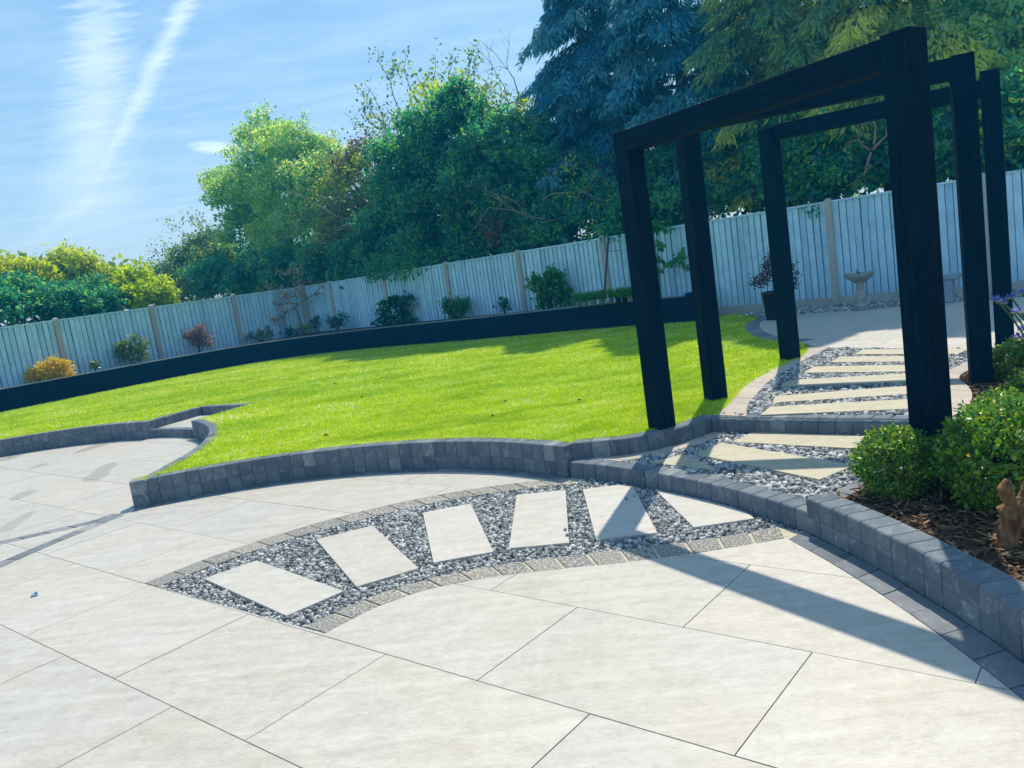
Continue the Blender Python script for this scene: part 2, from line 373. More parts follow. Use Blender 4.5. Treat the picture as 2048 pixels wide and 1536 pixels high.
m_leaf('leaf_yellow', [(0, (.55, .36, .01)), (.5, (.78, .58, .015)), (1, (.82, .72, .12))], .35)
m_leaf('leaf_rhodo', [(0, (.04, .14, .05)), (.5, (.11, .24, .07)), (1, (.50, .52, .25))], .25, .3, .5)
m_leaf('leaf_acer', [(0, (.12, .07, .10)), (.5, (.26, .17, .19)), (1, (.50, .40, .36))], .35)
m_leaf('leaf_sage', [(0, (.06, .13, .07)), (.5, (.13, .21, .10)), (1, (.30, .33, .20))], .35)
m_leaf('leaf_dark', [(0, (.012, .10, .07)), (.6, (.025, .15, .08)), (1, (.06, .22, .09))], .3, .35, .4)
m_leaf('leaf_bright', [(0, (.03, .19, .06)), (.6, (.06, .28, .07)), (1, (.14, .38, .08))], .45, .35, .4)
m_leaf('leaf_blossom', [(0, (.30, .17, .11)), (.5, (.50, .32, .22)), (1, (.60, .55, .30))], .35)
m_leaf('petal_blue', [(0, (.10, .12, .48)), (.6, (.20, .24, .66)), (1, (.52, .50, .72))], .4, .5, .2, (1, 1, 1.2))
m_leaf('petal_pale', [(0, (.55, .56, .36)), (1, (.72, .70, .52))], .4)
m_leaf('dead_leaf', [(0, (.10, .045, .03)), (1, (.22, .11, .07))], .2)
def m_plain(name, lo, hi, sc=8, rough=.8, spec=.2, stretch=(1, 1, 1), bs=.3, bd=.004, tintr=.2, rand=17):
    t = NT(name); v = t.coord('Object', stretch, rand=rand); a = t.noise(v, sc, 6, .6, .3)
    col = t.ramp(a, [(.3, lo), (.7, hi)])
    if tintr:
        tt = t.ramp(t.rnd(), [(0, (1-tintr,)*3), (1, (1+tintr,)*3)]); col = t.mix(1, col, tt, 'MULTIPLY')
    t.bsdf(col, rough, spec, a, bs, bd)
m_plain('bark', (.035, .028, .022), (.10, .08, .06), 14)
m_plain('twig', (.16, .13, .11), (.34, .28, .24), 14)
m_plain('root_wood', (.30, .20, .12), (.45, .33, .22), 14)
def m_timber():
    t = NT('black_timber'); v = t.coord('Object', (9, 9, .55), rand=17); a = t.noise(v, 5, 7, .65, .5); k = t.noise(t.coord('Object', (1, 1, .45), rand=29), 6, 2, .5, .8)
    col = t.ramp(a, [(.3, (.0004, .008, .020)), (.55, (.001, .016, .034)), (.72, (.003, .028, .052))])
    sc = t.noise(t.coord('Object', (30, 30, .35), rand=41), 3, 3, .5); col = t.mix(t.ramp(sc, [(.74, (0, 0, 0)), (.76, (.6, .6, .6))]), col, (.02, .055, .085))
    col = t.mix(t.ramp(k, [(.72, (0, 0, 0)), (.76, (.7, .7, .7))]), col, (.0003, .004, .012))
    t.bsdf(col, .75, .06, t.math('ADD', a, t.math('MULTIPLY', k, -.8)), .9, .012)
m_timber()
m_plain('sleeper', (.0006, .011, .028), (.0018, .019, .044), 6, .8, .1, (.5, 6, 6), .5, .006, .15)
m_plain('sleeper_lit_top', (.16, .18, .20), (.26, .28, .30), 6, .7, .2)
m_plain('concrete', (.36, .36, .335), (.50, .49, .45), 30, .9, .2, (1, 1, 1), .3, .003, .06)
m_plain('soil', (.045, .03, .02), (.12, .085, .06), 22, .95, .1, bs=.8, bd=.02)
m_plain('bark_floor', (.035, .02, .012), (.10, .06, .035), 40, .95, .1, bs=.8, bd=.01)
m_plain('pot_black', (.008, .014, .022), (.016, .026, .036), 5, .45, .4)
m_plain('pot_grey', (.20, .26, .30), (.32, .38, .42), 5, .5, .4)
m_plain('cast_stone', (.26, .27, .24), (.44, .44, .40), 16, .9, .2, bs=.6)
m_plain('bench_stone', (.20, .28, .34), (.28, .36, .42), 12, .9, .2)
m_plain('metal', (.03, .04, .05), (.06, .07, .08), 20, .5, .5)
m_plain('driftwood', (.09, .035, .012), (.40, .22, .10), 34, .8, .2, (1, 1, .35), 1.0, .03)
m_plain('stem_green', (.06, .16, .03), (.11, .24, .05), 10, .5, .3)
m_plain('litter_blue', (.02, .10, .35), (.06, .30, .60), 30, .4, .4)
m_plain('tag_white', (.70, .70, .68), (.78, .78, .76), 10, .5, .3)
m_plain('field', (.05, .09, .02), (.09, .14, .03), .3, .95, .1, rand=0, tintr=0)
def m_fence():
    t = NT('fence_paint'); v = t.coord('Object', (9, 9, .7), rand=23); a = t.noise(v, 5, 6, .65, .5); v2 = t.coord('Object', rand=23); b = t.noise(v2, 3.5, 4, .6); kn = t.noise(t.coord('Object', (1, 1, .6), rand=71), 7.5, 2, .5)
    col = t.ramp(a, [(.3, (.44, .71, .87)), (.6, (.55, .80, .93))])
    col = t.mix(1, col, t.ramp(b, [(.35, (.86, .87, .89)), (.65, (1.06, 1.05, 1.03))]), 'MULTIPLY')
    col = t.mix(t.ramp(kn, [(.70, (0, 0, 0)), (.78, (.55, .55, .55))]), col, (.16, .30, .40))
    col = t.mix(1, col, t.ramp(t.rnd(), [(0, (.84, .87, .89)), (.5, (1, 1, 1)), (1, (1.09, 1.06, 1.04))]), 'MULTIPLY')
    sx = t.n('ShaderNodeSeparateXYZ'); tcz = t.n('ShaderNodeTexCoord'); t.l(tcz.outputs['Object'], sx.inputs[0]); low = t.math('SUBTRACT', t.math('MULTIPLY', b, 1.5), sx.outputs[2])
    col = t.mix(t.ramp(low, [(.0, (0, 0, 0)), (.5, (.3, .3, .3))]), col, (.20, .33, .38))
    t.bsdf(col, .8, .2, a, .5, .004)
m_fence()
m_plain('fence_gap_dark', (.05, .13, .18), (.08, .17, .22), 6)
t = NT('chip'); rn = t.attr(); v = t.coord(); nz = t.noise(v, 60, 3)
c = t.ramp(rn, [(0, (.05, .026, .014)), (.35, (.12, .065, .034)), (.65, (.24, .14, .072)), (.88, (.40, .27, .15)), (1, (.55, .40, .25))]); t.bsdf(t.mix(t.math('MULTIPLY', nz, .4), c, (.08, .05, .03)), .85, .2)

# ------------------------------------------------------------------ ground plan (metres, world)
Z1, Z2, ZB = .12, .25, .74          # first step, lawn level, raised bed top
UO = smooth([(-2.685, 5.293), (-2.487, 5.528), (-2.267, 5.742), (-2.026, 5.932), (-1.767, 6.097), (-1.493, 6.234), (-1.206, 6.342), (-0.909, 6.42), (-0.605, 6.468), (-0.298, 6.484), (0.01, 6.455), (0.315, 6.395)], 48)
UI = smooth([(-2.542, 5.176), (-2.339, 5.399), (-2.116, 5.599), (-1.874, 5.774), (-1.616, 5.924), (-1.346, 6.046), (-1.064, 6.15), (-0.775, 6.225), (-0.481, 6.265), (-0.184, 6.27), (0.112, 6.245), (0.405, 6.185)], 48)
LI = smooth([(-1.316, 4.155), (-1.085, 4.373), (-0.855, 4.519), (-0.624, 4.607), (-0.394, 4.652), (-0.163, 4.664), (0.067, 4.656), (0.298, 4.636), (0.528, 4.614), (0.759, 4.595), (0.989, 4.587), (1.219, 4.594), (1.47, 4.622)], 48)
LO = smooth([(-1.17, 4.034), (-0.953, 4.265), (-0.736, 4.40), (-0.519, 4.466), (-0.302, 4.485), (-0.085, 4.476), (0.132, 4.452), (0.348, 4.425), (0.565, 4.405), (0.782, 4.394), (0.999, 4.394), (1.216, 4.404), (1.433, 4.419)], 48)
W1 = smooth([(-3.784, 7.579), (-3.429, 7.684), (-3.07, 7.756), (-2.71, 7.793), (-2.351, 7.796), (-1.997, 7.766), (-1.65, 7.702), (-1.314, 7.606), (-0.991, 7.478), (-0.684, 7.32), (-0.396, 7.133), (-0.13, 6.92), (0.111, 6.682), (0.345, 6.42)], 60)
K1 = smooth([(0.366, 6.40), (0.562, 6.207), (0.728, 6.012), (0.883, 5.808), (1.027, 5.597), (1.16, 5.38), (1.283, 5.156), (1.394, 4.926), (1.493, 4.691), (1.585, 4.43)], 40)
RW = smooth([(1.577, 4.452), (1.619, 4.251), (1.657, 4.049), (1.689, 3.847), (1.716, 3.645), (1.738, 3.442), (1.756, 3.239), (1.768, 3.035), (1.775, 2.83), (1.776, 2.5), (1.77, 2.1), (1.75, 1.6)], 50)
SO = smooth([(1.438, 4.402), (1.48, 4.179), (1.518, 3.956), (1.549, 3.731), (1.575, 3.507), (1.595, 3.281), (1.609, 3.055), (1.617, 2.828), (1.62, 2.6), (1.615, 2.1), (1.60, 1.6)], 50)
W3 = smooth([(-9.6, 11.75), (-9.19, 11.999), (-8.715, 12.28), (-8.199, 12.476), (-7.657, 12.582), (-7.105, 12.594), (-6.559, 12.512), (-6.035, 12.339), (-5.58, 12.10)], 40)
W2 = smooth([(-3.765, 7.62), (-3.715, 7.968), (-3.688, 8.279), (-3.679, 8.592), (-3.688, 8.904), (-3.715, 9.215), (-3.763, 9.524), (-3.83, 9.83), (-3.918, 10.131), (-4.026, 10.426), (-4.156, 10.712), (-4.306, 10.988), (-4.477, 11.252), (-4.668, 11.502)], 60)
SB = smooth([(-5.611, 12.13), (-5.356, 12.02), (-5.118, 11.87), (-4.9, 11.70), (-4.705, 11.51)], 16)
BAND1 = smooth([(-6.3, 6.42), (-5.6, 6.72), (-4.74, 7.0), (-4.37, 7.13), (-4.02, 7.28), (-3.9, 7.46)], 30)     # centre lines
BAND2 = smooth([(-4.62, 4.9), (-4.47, 5.6), (-4.29, 6.28), (-4.145, 6.69), (-3.95, 7.15), (-3.84, 7.40)], 30)
BED = smooth([(-13.6, 15.2), (-12.3, 16.5), (-11.3, 17.5), (-10.3, 18.5), (-9.4, 19.45), (-8.45, 20.35), (-7.4, 21.1), (-6.5, 21.4), (-5.5, 21.35), (-4.3, 20.9), (-3.0, 20.15), (-1.9, 19.3), (-.75, 18.45), (.3, 17.75), (1.25, 17.12), (2.0, 16.6), (2.7, 16.05), (3.2, 15.6), (3.57, 15.25)], 90)
LB_O = smooth([(1.70, 6.78), (1.80, 6.95), (2.02, 7.36), (2.25, 7.82), (2.52, 8.23), (2.88, 8.67), (3.25, 9.08), (3.52, 9.45), (3.72, 9.93)], 30)
LB_I = smooth([(1.90, 6.56), (2.03, 6.95), (2.19, 7.28), (2.51, 7.88), (2.82, 8.34), (3.19, 8.82), (3.60, 9.32), (3.88, 9.66)], 30)
RB_I = smooth([(2.93, 5.78), (3.15, 6.10), (3.36, 6.42), (3.60, 6.80), (3.93, 7.18), (4.35, 7.54), (4.72, 7.72)], 20)
RB_O = smooth([(3.10, 5.45), (3.30, 5.76), (3.52, 6.08), (3.70, 6.42), (3.86, 6.85), (4.11, 7.11), (4.45, 7.25), (4.85, 7.36)], 20)
K2 = smooth([(1.645, 6.745), (1.85, 6.55), (2.05, 6.38), (2.24, 6.21), (2.45, 6.03), (2.73, 5.79), (3.06, 5.40)], 24)
K0 = smooth([(0.42, 6.50), (0.62, 6.45), (0.8, 6.40), (0.98, 6.40), (1.12, 6.43), (1.26, 6.48), (1.40, 6.56), (1.53, 6.65), (1.70, 6.79)], 24)
P2F = smooth([(3.80, 9.80), (4.05, 9.30), (4.35, 8.80), (4.6, 8.42), (4.85, 8.05), (5.6, 7.3), (6.6, 6.5)], 20)
P2O = smooth([(3.84, 10.45), (3.68, 10.91), (3.62, 11.52), (3.70, 12.2), (3.87, 12.94), (4.13, 13.66), (4.5, 14.15)], 24)
SOV = np.vstack([RW[:1], K1[-1:]])
def band_poly(c, wd): return list(map(tuple, offset(c, wd/2)))+list(map(tuple, offset(c, -wd/2)[::-1]))

# ------------------------------------------------------------------ far ground
g = mk('ground', *prism([(-140, -40), (140, -40), (140, 200), (-140, 200)], -.35, -.25), 'field'); tag(g, 'open grass ground lying under and beyond the garden', 'ground', kind='structure')

# ------------------------------------------------------------------ lower patio
patio = empty('patio', (0, 0, 0)); tag(patio, 'pale stone tiled patio with dark paver bands in the foreground', 'patio', kind='structure')
W1S = offset(W1, -.115)                                   # flush dark course in front of the lawn wall
foot = [(-11, .2), (1.60, .2), (1.60, 1.6)] + [tuple(p) for p in SO[::-1]] + [tuple(K1[-1])] + [tuple(p) for p in K1[::-1]] + [tuple(p) for p in W1[::-1]] + [tuple(p) for p in W2] + [tuple(p) for p in SB[::-1]] + [tuple(p) for p in W3[::-1]] + [(-11, 11.2)]
fan = [tuple(p) for p in UO] + [tuple(p) for p in K1] + [tuple(p) for p in LO[::-1]]
wstrip = [tuple(p) for p in W1] + [tuple(p) for p in W1S[::-1]]
b1 = band_poly(BAND1, .15); b2 = band_poly(BAND2, .15)
W2S = offset(W2[:-3], .10); w2strip = [tuple(p) for p in W2[:-3]]+[tuple(p) for p in W2S[::-1]]
W3S = offset(W3, -.10); w3strip = [tuple(p) for p in W3]+[tuple(p) for p in W3S[::-1]]
uv = np.array([math.cos(TA), math.sin(TA)]); nv = np.array([-uv[1], uv[0]])
TL, TW, J = 1.194, .7855, .0055
tiles = []
for r in range(-4, 16):
    n0 = 2.302+(r)*TW
    o = -2.992 if (r % 2) else -2.992+TL/2
    if True:
        o = (-2.992 if (r % 2 == 1 or r % 2 == -1) else -2.395)
    for k in range(-12, 6):
        u0 = o+k*TL
        cs = [(u0+J/2, n0+J/2), (u0+TL-J/2, n0+J/2), (u0+TL-J/2, n0+TW-J/2), (u0+J/2, n0+TW-J/2)]
        tiles.append([tuple(a*uv+b*nv) for a, b in cs])
def lay_tiles(parent, tiles, foot, outs, z, mat, gapz=.007, thick=.02, box=None):
    cand = [t for t in tiles if pip(np.array(t+[tuple(np.mean(t, axis=0))]+[tuple((np.array(t[i])+np.array(t[(i+1) % 4]))/2) for i in range(4)]), foot).any()]
    V, F = cdt([foot]+outs+cand); c = V[F].mean(1); ok = pip(c, foot)
    for p in outs: ok &= ~pip(c, p)
    ar = np.abs(np.cross(V[F[:, 1]]-V[F[:, 0]], V[F[:, 2]]-V[F[:, 0]]))/2
    done = np.zeros(len(F), bool)
    for t in cand:
        a = ok & pip(c, t) & ~done
        if not a.any(): continue
        done |= a
        # split into connected pieces
        idx = list(np.where(a)[0]); em = {}
        for i in idx:
            f = F[i]
            for e in ((f[0], f[1]), (f[1], f[2]), (f[2], f[0])): em.setdefault(tuple(sorted(e)), []).append(i)
        adj = {i: [] for i in idx}
        for l in em.values():
            if len(l) == 2: adj[l[0]].append(l[1]); adj[l[1]].append(l[0])
        seen = set()
        for i in idx:
            if i in seen: continue
            st, comp = [i], []
            while st:
                q = st.pop()
                if q in seen: continue
                seen.add(q); comp.append(q); st += adj[q]
            if ar[comp].sum() < .0035: continue
            slab_from_tris('tile', V, F[comp], z-thick, z+random.uniform(-.0008, .0008), mat, parent)
lay_tiles(patio, tiles, foot, [fan, wstrip, b1, b2, w2strip, w3strip], 0, 'tile')
sheet('grout', [foot], [fan], -.007, 'grout', patio)
def pave(A, B, n, z, parent, mat, gap=.006, thick=.05, name='paver', jz=.0015, lab=None):
    A = resample(A, n*4+1); B = resample(B, n*4+1)
    for i in range(n):
        a = A[i*4:i*4+5].copy(); b = B[i*4:i*4+5].copy()
        la = plen(a); lb = plen(b)
        def trim(p, L):
            if L < gap*1.5: return p
            d = p[1]-p[0]; p[0] = p[0]+d/np.linalg.norm(d)*gap/2; d = p[-2]-p[-1]; p[-1] = p[-1]+d/np.linalg.norm(d)*gap/2; return p
        a, b = trim(a, la), trim(b, lb)
        poly = ccw([tuple(p) for p in a]+[tuple(p) for p in b[::-1]])
        V, F = prism(poly, z-thick, z+random.uniform(-jz, jz)); o = mk(name, V, F, mat, parent)
        if lab: o['label'] = lab
def rail(c, wd): return offset(c, wd/2-.004), offset(c, -wd/2+.004)
pave(offset(W1, -.006), offset(W1S, .004), 34, .001, patio, 'paver_dark')
pave(*rail(BAND1, .15), 13, 0, patio, 'paver_dark', gap=.014)
pave(*rail(BAND2, .15), 12, .0012, patio, 'paver_dark', gap=.008)
pave(offset(W2[:-3], .006), offset(W2S, -.004), 22, 0, patio, 'paver_dark')
pave(offset(W3, -.006), offset(W3S, .004), 24, 0, patio, 'paver_dark')
SI = resample(np.vstack([[1.54, 4.47], RW[1:]]), 50)
pave(SO+np.array([.004, 0]), offset(SI, -.006), 13, .001, patio, 'paver_dark', gap=.006)

# ------------------------------------------------------------------ gravel fan
fan_in = [tuple(p) for p in UI] + [tuple(p) for p in K1[2:]] + [tuple(p) for p in LI[::-1]]
border = empty('fan_edging'); tag(border, 'grey speckled paver edging around the gravel fan in the patio', 'edging', kind='structure')
sheet('mortar', [fan], [fan_in], -.006, 'pale_mortar', border)
pave(offset(UO, -.004), offset(UI, .004), 16, .001, border, 'paver_speckled', gap=.012)
pave(LO, LI, 15, .001, border, 'paver_speckled', gap=.022)
gb = sheet('gravel_base', [fan_in], [], -.035, 'gravel_bed'); tag(gb, 'dark grit floor under the gravel of the patio fan', 'ground', kind='structure')
# stepping flags in the fan
FL = [('long pale stepping flag at the near left end of the gravel fan', [(-2.23, 5.18), (-1.94, 5.40), (-1.17, 4.58), (-1.45, 4.33)]),
      ('pale stepping flag second from the left in the gravel fan', [(-1.58, 5.68), (-1.19, 5.83), (-.74, 4.78), (-1.10, 4.62)]),
      ('pale stepping flag third from the left in the gravel fan', [(-.82, 5.97), (-.45, 6.03), (-.27, 4.88), (-.65, 4.84)]),
      ('pale upright stepping flag left of the shadow in the gravel fan', [(-.09, 6.08), (.29, 6.02), (.21, 4.84), (-.17, 4.90)]),
      ('pale stepping flag crossed by the pergola shadow in the gravel fan', [(.42, 5.97), (.70, 5.95), (.79, 5.86), (.76, 4.79), (.38, 4.82)]),
      ('pale three-cornered flag against the low kerb in the gravel fan', [(.925, 5.70), (1.12, 5.40), (1.30, 5.08), (1.36, 4.93), (1.37, 4.79), (.99, 4.79)])]
flag_polys0 = []
for lab, p in FL:
    p = ccw(p); o = mk('stepping_flag', *prism(p, -.03, .010), 'flag'); tag(o, lab, 'flagstone', 'stepping flags in the gravel fan'); flag_polys0.append(p)
def stones_base(n=5):
    t = (1+5**.5)/2
    v = np.array([(-1, t, 0), (1, t, 0), (-1, -t, 0), (1, -t, 0), (0, -1, t), (0, 1, t), (0, -1, -t), (0, 1, -t), (t, 0, -1), (t, 0, 1), (-t, 0, -1), (-t, 0, 1)])/math.sqrt(1+t*t)
    f = np.array([(0, 11, 5), (0, 5, 1), (0, 1, 7), (0, 7, 10), (0, 10, 11), (1, 5, 9), (5, 11, 4), (11, 10, 2), (10, 7, 6), (7, 1, 8), (3, 9, 4), (3, 4, 2), (3, 2, 6), (3, 6, 8), (3, 8, 9), (4, 9, 5), (2, 4, 11), (6, 2, 10), (8, 6, 7), (9, 8, 1)])
    return [(v*(1+RNG.uniform(-.42, .38, (12, 1)))*np.array([1.05, .78, .66]), f) for _ in range(n)]
STB = stones_base()
def gravel(name, label, poly, outs, z, sp, size, parent=None, layers=2, lift=0):
    q = np.array(poly); lo, hi = q.min(0), q.max(0); P = []
    for L in range(layers):
        gx, gy = np.meshgrid(np.arange(lo[0], hi[0], sp), np.arange(lo[1], hi[1], sp)); p = np.c_[gx.ravel(), gy.ravel()]
        p = p+RNG.uniform(-.5, .5, p.shape)*sp*1.1+L*sp*.5; k = pip(p, poly)
        for o in outs:
            oc = np.array(o); c = oc.mean(0); k &= ~(pip(p, c+(oc-c)*1.012) & (RNG.uniform(0, 1, len(p)) > .0))
        p = p[k]; P.append(np.c_[p, np.full(len(p), z-.012*(1-L)+lift)+RNG.normal(0, .0025, len(p))])
    P = np.vstack(P); n = len(P); s = size*np.clip(np.exp(RNG.normal(0, .3, n)), .5, 1.6)
    V, F, R = scatter(STB, P, rand_rot(n, .5), s[:, None]*np.ones(3), RNG.beta(1.0, 1.05, n))
    o = np_mesh(name, V, F, 'stone', parent, R); tag(o, label, 'gravel', kind='stuff'); return o
gravel('gravel', 'blue-grey and white angular gravel filling the fan in the patio', fan_in, flag_polys0, -.008, .0225, .0150)

# ------------------------------------------------------------------ block walls and kerbs
def block_geo(L, D, H, r, b, side):
    """kerb block: front face at y=-side*D/2 with a rounded top front edge"""
    sec = [(-D/2, 0), (-D/2, H-r), (-D/2+r*.12, H-r*.5), (-D/2+r*.42, H-r*.15), (-D/2+r, H), (D/2, H), (D/2, 0)]
    if r > .03: sec = [(-D/2, 0), (-D/2, H-r), (-D/2+.004, H-r+.006), (-D/2+r*.8, H-.004), (-D/2+r, H), (D/2, H), (D/2, 0)]
    n = len(sec); V = []; F = []
    for x, k in ((-L/2, 1), (-L/2+b, 0), (L/2-b, 0), (L/2, 1)):
        for y, z in sec: V.append((x, (y*(1-2*b*k/D))*side, H/2+(z-H/2)*(1-2*b*k/H)))
    for i in range(3):
        for j in range(n): F.append((i*n+j, i*n+(j+1) % n, (i+1)*n+(j+1) % n, (i+1)*n+j)[::side])
    F.append(tuple(range(n))[::-side]); F.append(tuple(range(3*n, 4*n))[::side]); return V, F
def blocks(P, z0, h, depth_, n, parent, side=1, bevel=.008, mat='charcoal', jit=.0018, name='block', nose=0, gap=.0025, lead=0):
    """row of blocks along P; side=+1 puts the body to the left of the path"""
    L = plen(P)/n; Q = resample(P, n*2+1)
    V, F = block_geo(L-gap, depth_, h-gap*.3, max(nose, .003), bevel, side)
    me = bpy.data.meshes.new(name); me.from_pydata(V, [], F); me.materials.append(M[mat])
    for i in range(n):
        a, c, b = Q[2*i], Q[2*i+1], Q[2*i+2]; t = (b-a)/np.linalg.norm(b-a); nr = np.array([-t[1], t[0]])*side
        o = bpy.data.objects.new(name, me); p = c+nr*(depth_/2+random.uniform(-jit, jit))
        o.location = (p[0], p[1], z0+random.uniform(0, jit*.6)); o.rotation_euler = (random.uniform(-.008, .008), random.uniform(-.008, .008), math.atan2(t[1], t[0])+random.uniform(-.012, .012))
        o.scale = (np.linalg.norm(b-a)/L, 1, 1); link(o, parent)
def core(P, z0, z1, depth_, parent, side=1):
    a = offset(P, side*.012); b = offset(P, side*(depth_-.012)); n = len(P)
    V = [(*p, z0) for p in a]+[(*p, z0) for p in b]+[(*p, z1) for p in a]+[(*p, z1) for p in b]; F = []
    for i in range(n-1): F += [(i, i+1, 2*n+i+1, 2*n+i), (n+i+1, n+i, 3*n+i, 3*n+i+1), (2*n+i, 2*n+i+1, 3*n+i+1, 3*n+i)]
    F += [(0, 2*n, 3*n, n), (n-1, 2*n-1, 4*n-1, 3*n-1)]
    mk('mortar', V, F, 'mortar', parent)
def wall(name, label, P, z0, z1, n, depth_=.15, side=1, courses=2, nose=.014, cat='wall'):
    e = empty(name, (0, 0, 0)); tag(e, label, cat); h = z1-z0
    if courses == 2:
        blocks(P, z0, h*.46, depth_, n, e, side, .003); blocks(P, z0+h*.46+.001, h*.54-.001, depth_, n, e, side, .004, nose=nose)
    else: blocks(P, z0, h, depth_, n, e, side, .005, nose=nose)
    core(P, z0-.03, z1-.014, depth_, e, side); return e
wall('retaining_wall', 'curved charcoal block wall holding up the front edge of the lawn', W1, 0, Z2+.008, 36, .15, 1)
wall('retaining_wall', 'charcoal block wall curving back along the left patio side of the lawn', W2, 0, Z2+.008, 32, .13, -1)
wall('retaining_wall', 'charcoal block wall along the far edge of the left patio', W3, 0, Z2+.008, 32, .13, 1)
wall('step_riser', 'small curved charcoal block step leading from left patio to recessed landing', SB, 0, Z1+.004, 8, .12, 1, 1, cat='step')
wall('kerb', 'low curved charcoal kerb between the gravel fan and the first path step', K1, -.02, Z1+.006, 18, .15, 1, 1, .018, 'kerb')
wall('retaining_wall', 'charcoal block wall holding the bark border at the right', RW, 0, .212, 23, .155, 1, 2, .018)
wall('kerb', 'charcoal kerb of rounded blocks rising from the path up beside the lawn', K0, .02, Z2+.006, 9, .14, 1, 1, .022, 'kerb')
wall('step_riser', 'chamfered charcoal kerb step across the stepping path under the pergola', K2, .05, Z2, 15, .15, 1, 1, .04, 'step')
# landing in the lawn beyond the left patio
LW = np.array([(-5.57, 12.13), (-5.32, 12.62), (-5.09, 13.07)]); LW2 = np.array([(-5.09, 13.07), (-4.75, 12.84), (-4.4, 12.62), (-4.12, 12.44)])
wall('landing_wall', 'charcoal kerb on the left of the recessed landing in the lawn', LW, .02, Z2+.006, 7, .12, 1, 1)
wall('landing_wall', 'charcoal kerb across the back of the recessed landing in the lawn', LW2, .02, Z2+.006, 8, .12, 1, 1)
land = [(-5.56, 12.2), (-5.09, 13.05), (-4.12, 12.42), (-4.55, 11.6), (-4.68, 11.5)]+[tuple(p) for p in offset(SB, .12)[::-1]]
lo_ = mk('landing', *prism(ccw(land), .03, Z1), 'flag'); tag(lo_, 'pale recessed stone landing cut into the lawn beyond the left patio', 'landing', kind='structure')

# ------------------------------------------------------------------ first path level (z = .12)
K1B = offset(K1, .15)
l1poly = [tuple(p) for p in K1B] + [(1.80, 4.60), (2.05, 4.72), (2.5, 4.95), (3.05, 5.38)] + [tuple(p) for p in K2[::-1]] + [tuple(p) for p in K0[::-1]]
o = sheet('path_base', [l1poly], [], Z1-.035, 'gravel_bed'); tag(o, 'dark grit floor under the gravel of the lower path step', 'path', kind='structure')
pe = empty('path_edging'); tag(pe, 'buff paver edging at the foot of the lawn kerb on the lower path', 'edging', kind='structure')
pave(offset(K0, -.004), resample(np.array([(.60, 6.24), (.85, 6.22), (1.08, 6.26), (1.32, 6.34), (1.52, 6.47), (1.72, 6.62)]), 24), 6, Z1, pe, 'paver_buff', gap=.01)
pe2 = empty('path_edging'); tag(pe2, 'dark flat pavers between the lower path gravel and the bark border', 'edging', kind='structure')
pave(np.array([(1.70, 4.60), (2.1, 4.90), (2.6, 5.12), (3.02, 5.36)]), np.array([(1.78, 4.46), (2.17, 4.74), (2.66, 4.96), (3.10, 5.22)]), 8, Z1+.012, pe2, 'paver_dark', gap=.008)
FT = [('small three-cornered cream flag beside the low kerb on the lower path', [(.97, 6.01), (1.21, 6.10), (1.27, 6.05), (1.36, 5.54), (1.18, 5.74)]),
      ('broad cream stepping flag lying across the lower path behind the box ball', [(1.33, 6.06), (1.60, 6.29), (2.18, 5.18), (1.87, 4.99)]),
      ('cream stepping flag at the foot of the kerb step on the path', [(1.68, 6.27), (1.92, 6.49), (2.62, 5.84), (2.40, 5.54)])]
fp1 = []
for lab, p in FT:
    p = ccw(p); o = mk('stepping_flag', *prism(p, Z1-.03, Z1+.012), 'flag_cream'); tag(o, lab, 'flagstone', 'stepping flags on the lower path'); fp1.append(p)
gravel('gravel', 'grey gravel around the flags on the lower path step', l1poly, fp1+[ccw([(.45, 6.5), (.60, 6.24), (.85, 6.22), (1.08, 6.26), (1.32, 6.34), (1.52, 6.47), (1.72, 6.62), (1.67, 6.76), (1.4, 6.6), (.98, 6.44)]), ccw([(1.70, 4.60), (2.1, 4.90), (2.6, 5.12), (3.02, 5.36), (3.10, 5.22), (2.66, 4.96), (2.17, 4.74), (1.78, 4.46)])], Z1-.006, .028, .019)

# ------------------------------------------------------------------ second path level (z = .25)
K2B = offset(K2, .15)
l2poly = [tuple(p) for p in K2B] + [tuple(p) for p in RB_I[1:]] + [tuple(p) for p in P2F[::-1] if p[1] > 7.9] + [tuple(p) for p in LB_I[::-1]]
o = sheet('path_base', [l2poly], [], Z2-.035, 'gravel_bed'); tag(o, 'dark grit floor under the gravel of the upper path', 'path', kind='structure')
pe3 = empty('path_edging'); tag(pe3, 'curved buff paver edging between the lawn and the upper path', 'edging', kind='structure')
pave(LB_O, LB_I, 15, Z2+.006, pe3, 'paver_buff', gap=.006)
pe4 = empty('path_edging'); tag(pe4, 'buff paver edging on the bark border side of the upper path', 'edging', kind='structure')
pave(offset(RB_I, .0), RB_O, 11, Z2+.006, pe4, 'paver_buff', gap=.006)
ST = [('cream plank flag nearest the kerb step on the upper path', [(2.0, 6.51), (2.17, 6.77), (3.20, 6.27), (3.03, 5.95)]),
      ('cream plank flag second above the kerb step on the upper path', [(2.24, 6.92), (2.36, 7.18), (3.46, 6.77), (3.30, 6.45)]),
      ('cream plank flag third above the kerb step on the upper path', [(2.55, 7.59), (2.74, 7.86), (3.74, 7.28), (3.56, 6.90)]),
      ('cream plank flag third below the upper patio', [(2.99, 8.15), (3.21, 8.42), (4.0, 7.62), (3.82, 7.30)]),
      ('cream plank flag second below the upper patio', [(3.43, 8.54), (3.65, 8.80), (4.36, 7.95), (4.18, 7.66)]),
      ('cream plank flag right below the edge of the upper patio', [(3.82, 8.82), (4.03, 9.06), (4.72, 8.13), (4.48, 7.94)])]
fp2 = []
for lab, p in ST:
    p = ccw(p); o = mk('stepping_flag', *prism(p, Z2-.03, Z2+.012), 'flag_cream'); tag(o, lab, 'flagstone', 'plank flags on the upper path'); fp2.append(p)
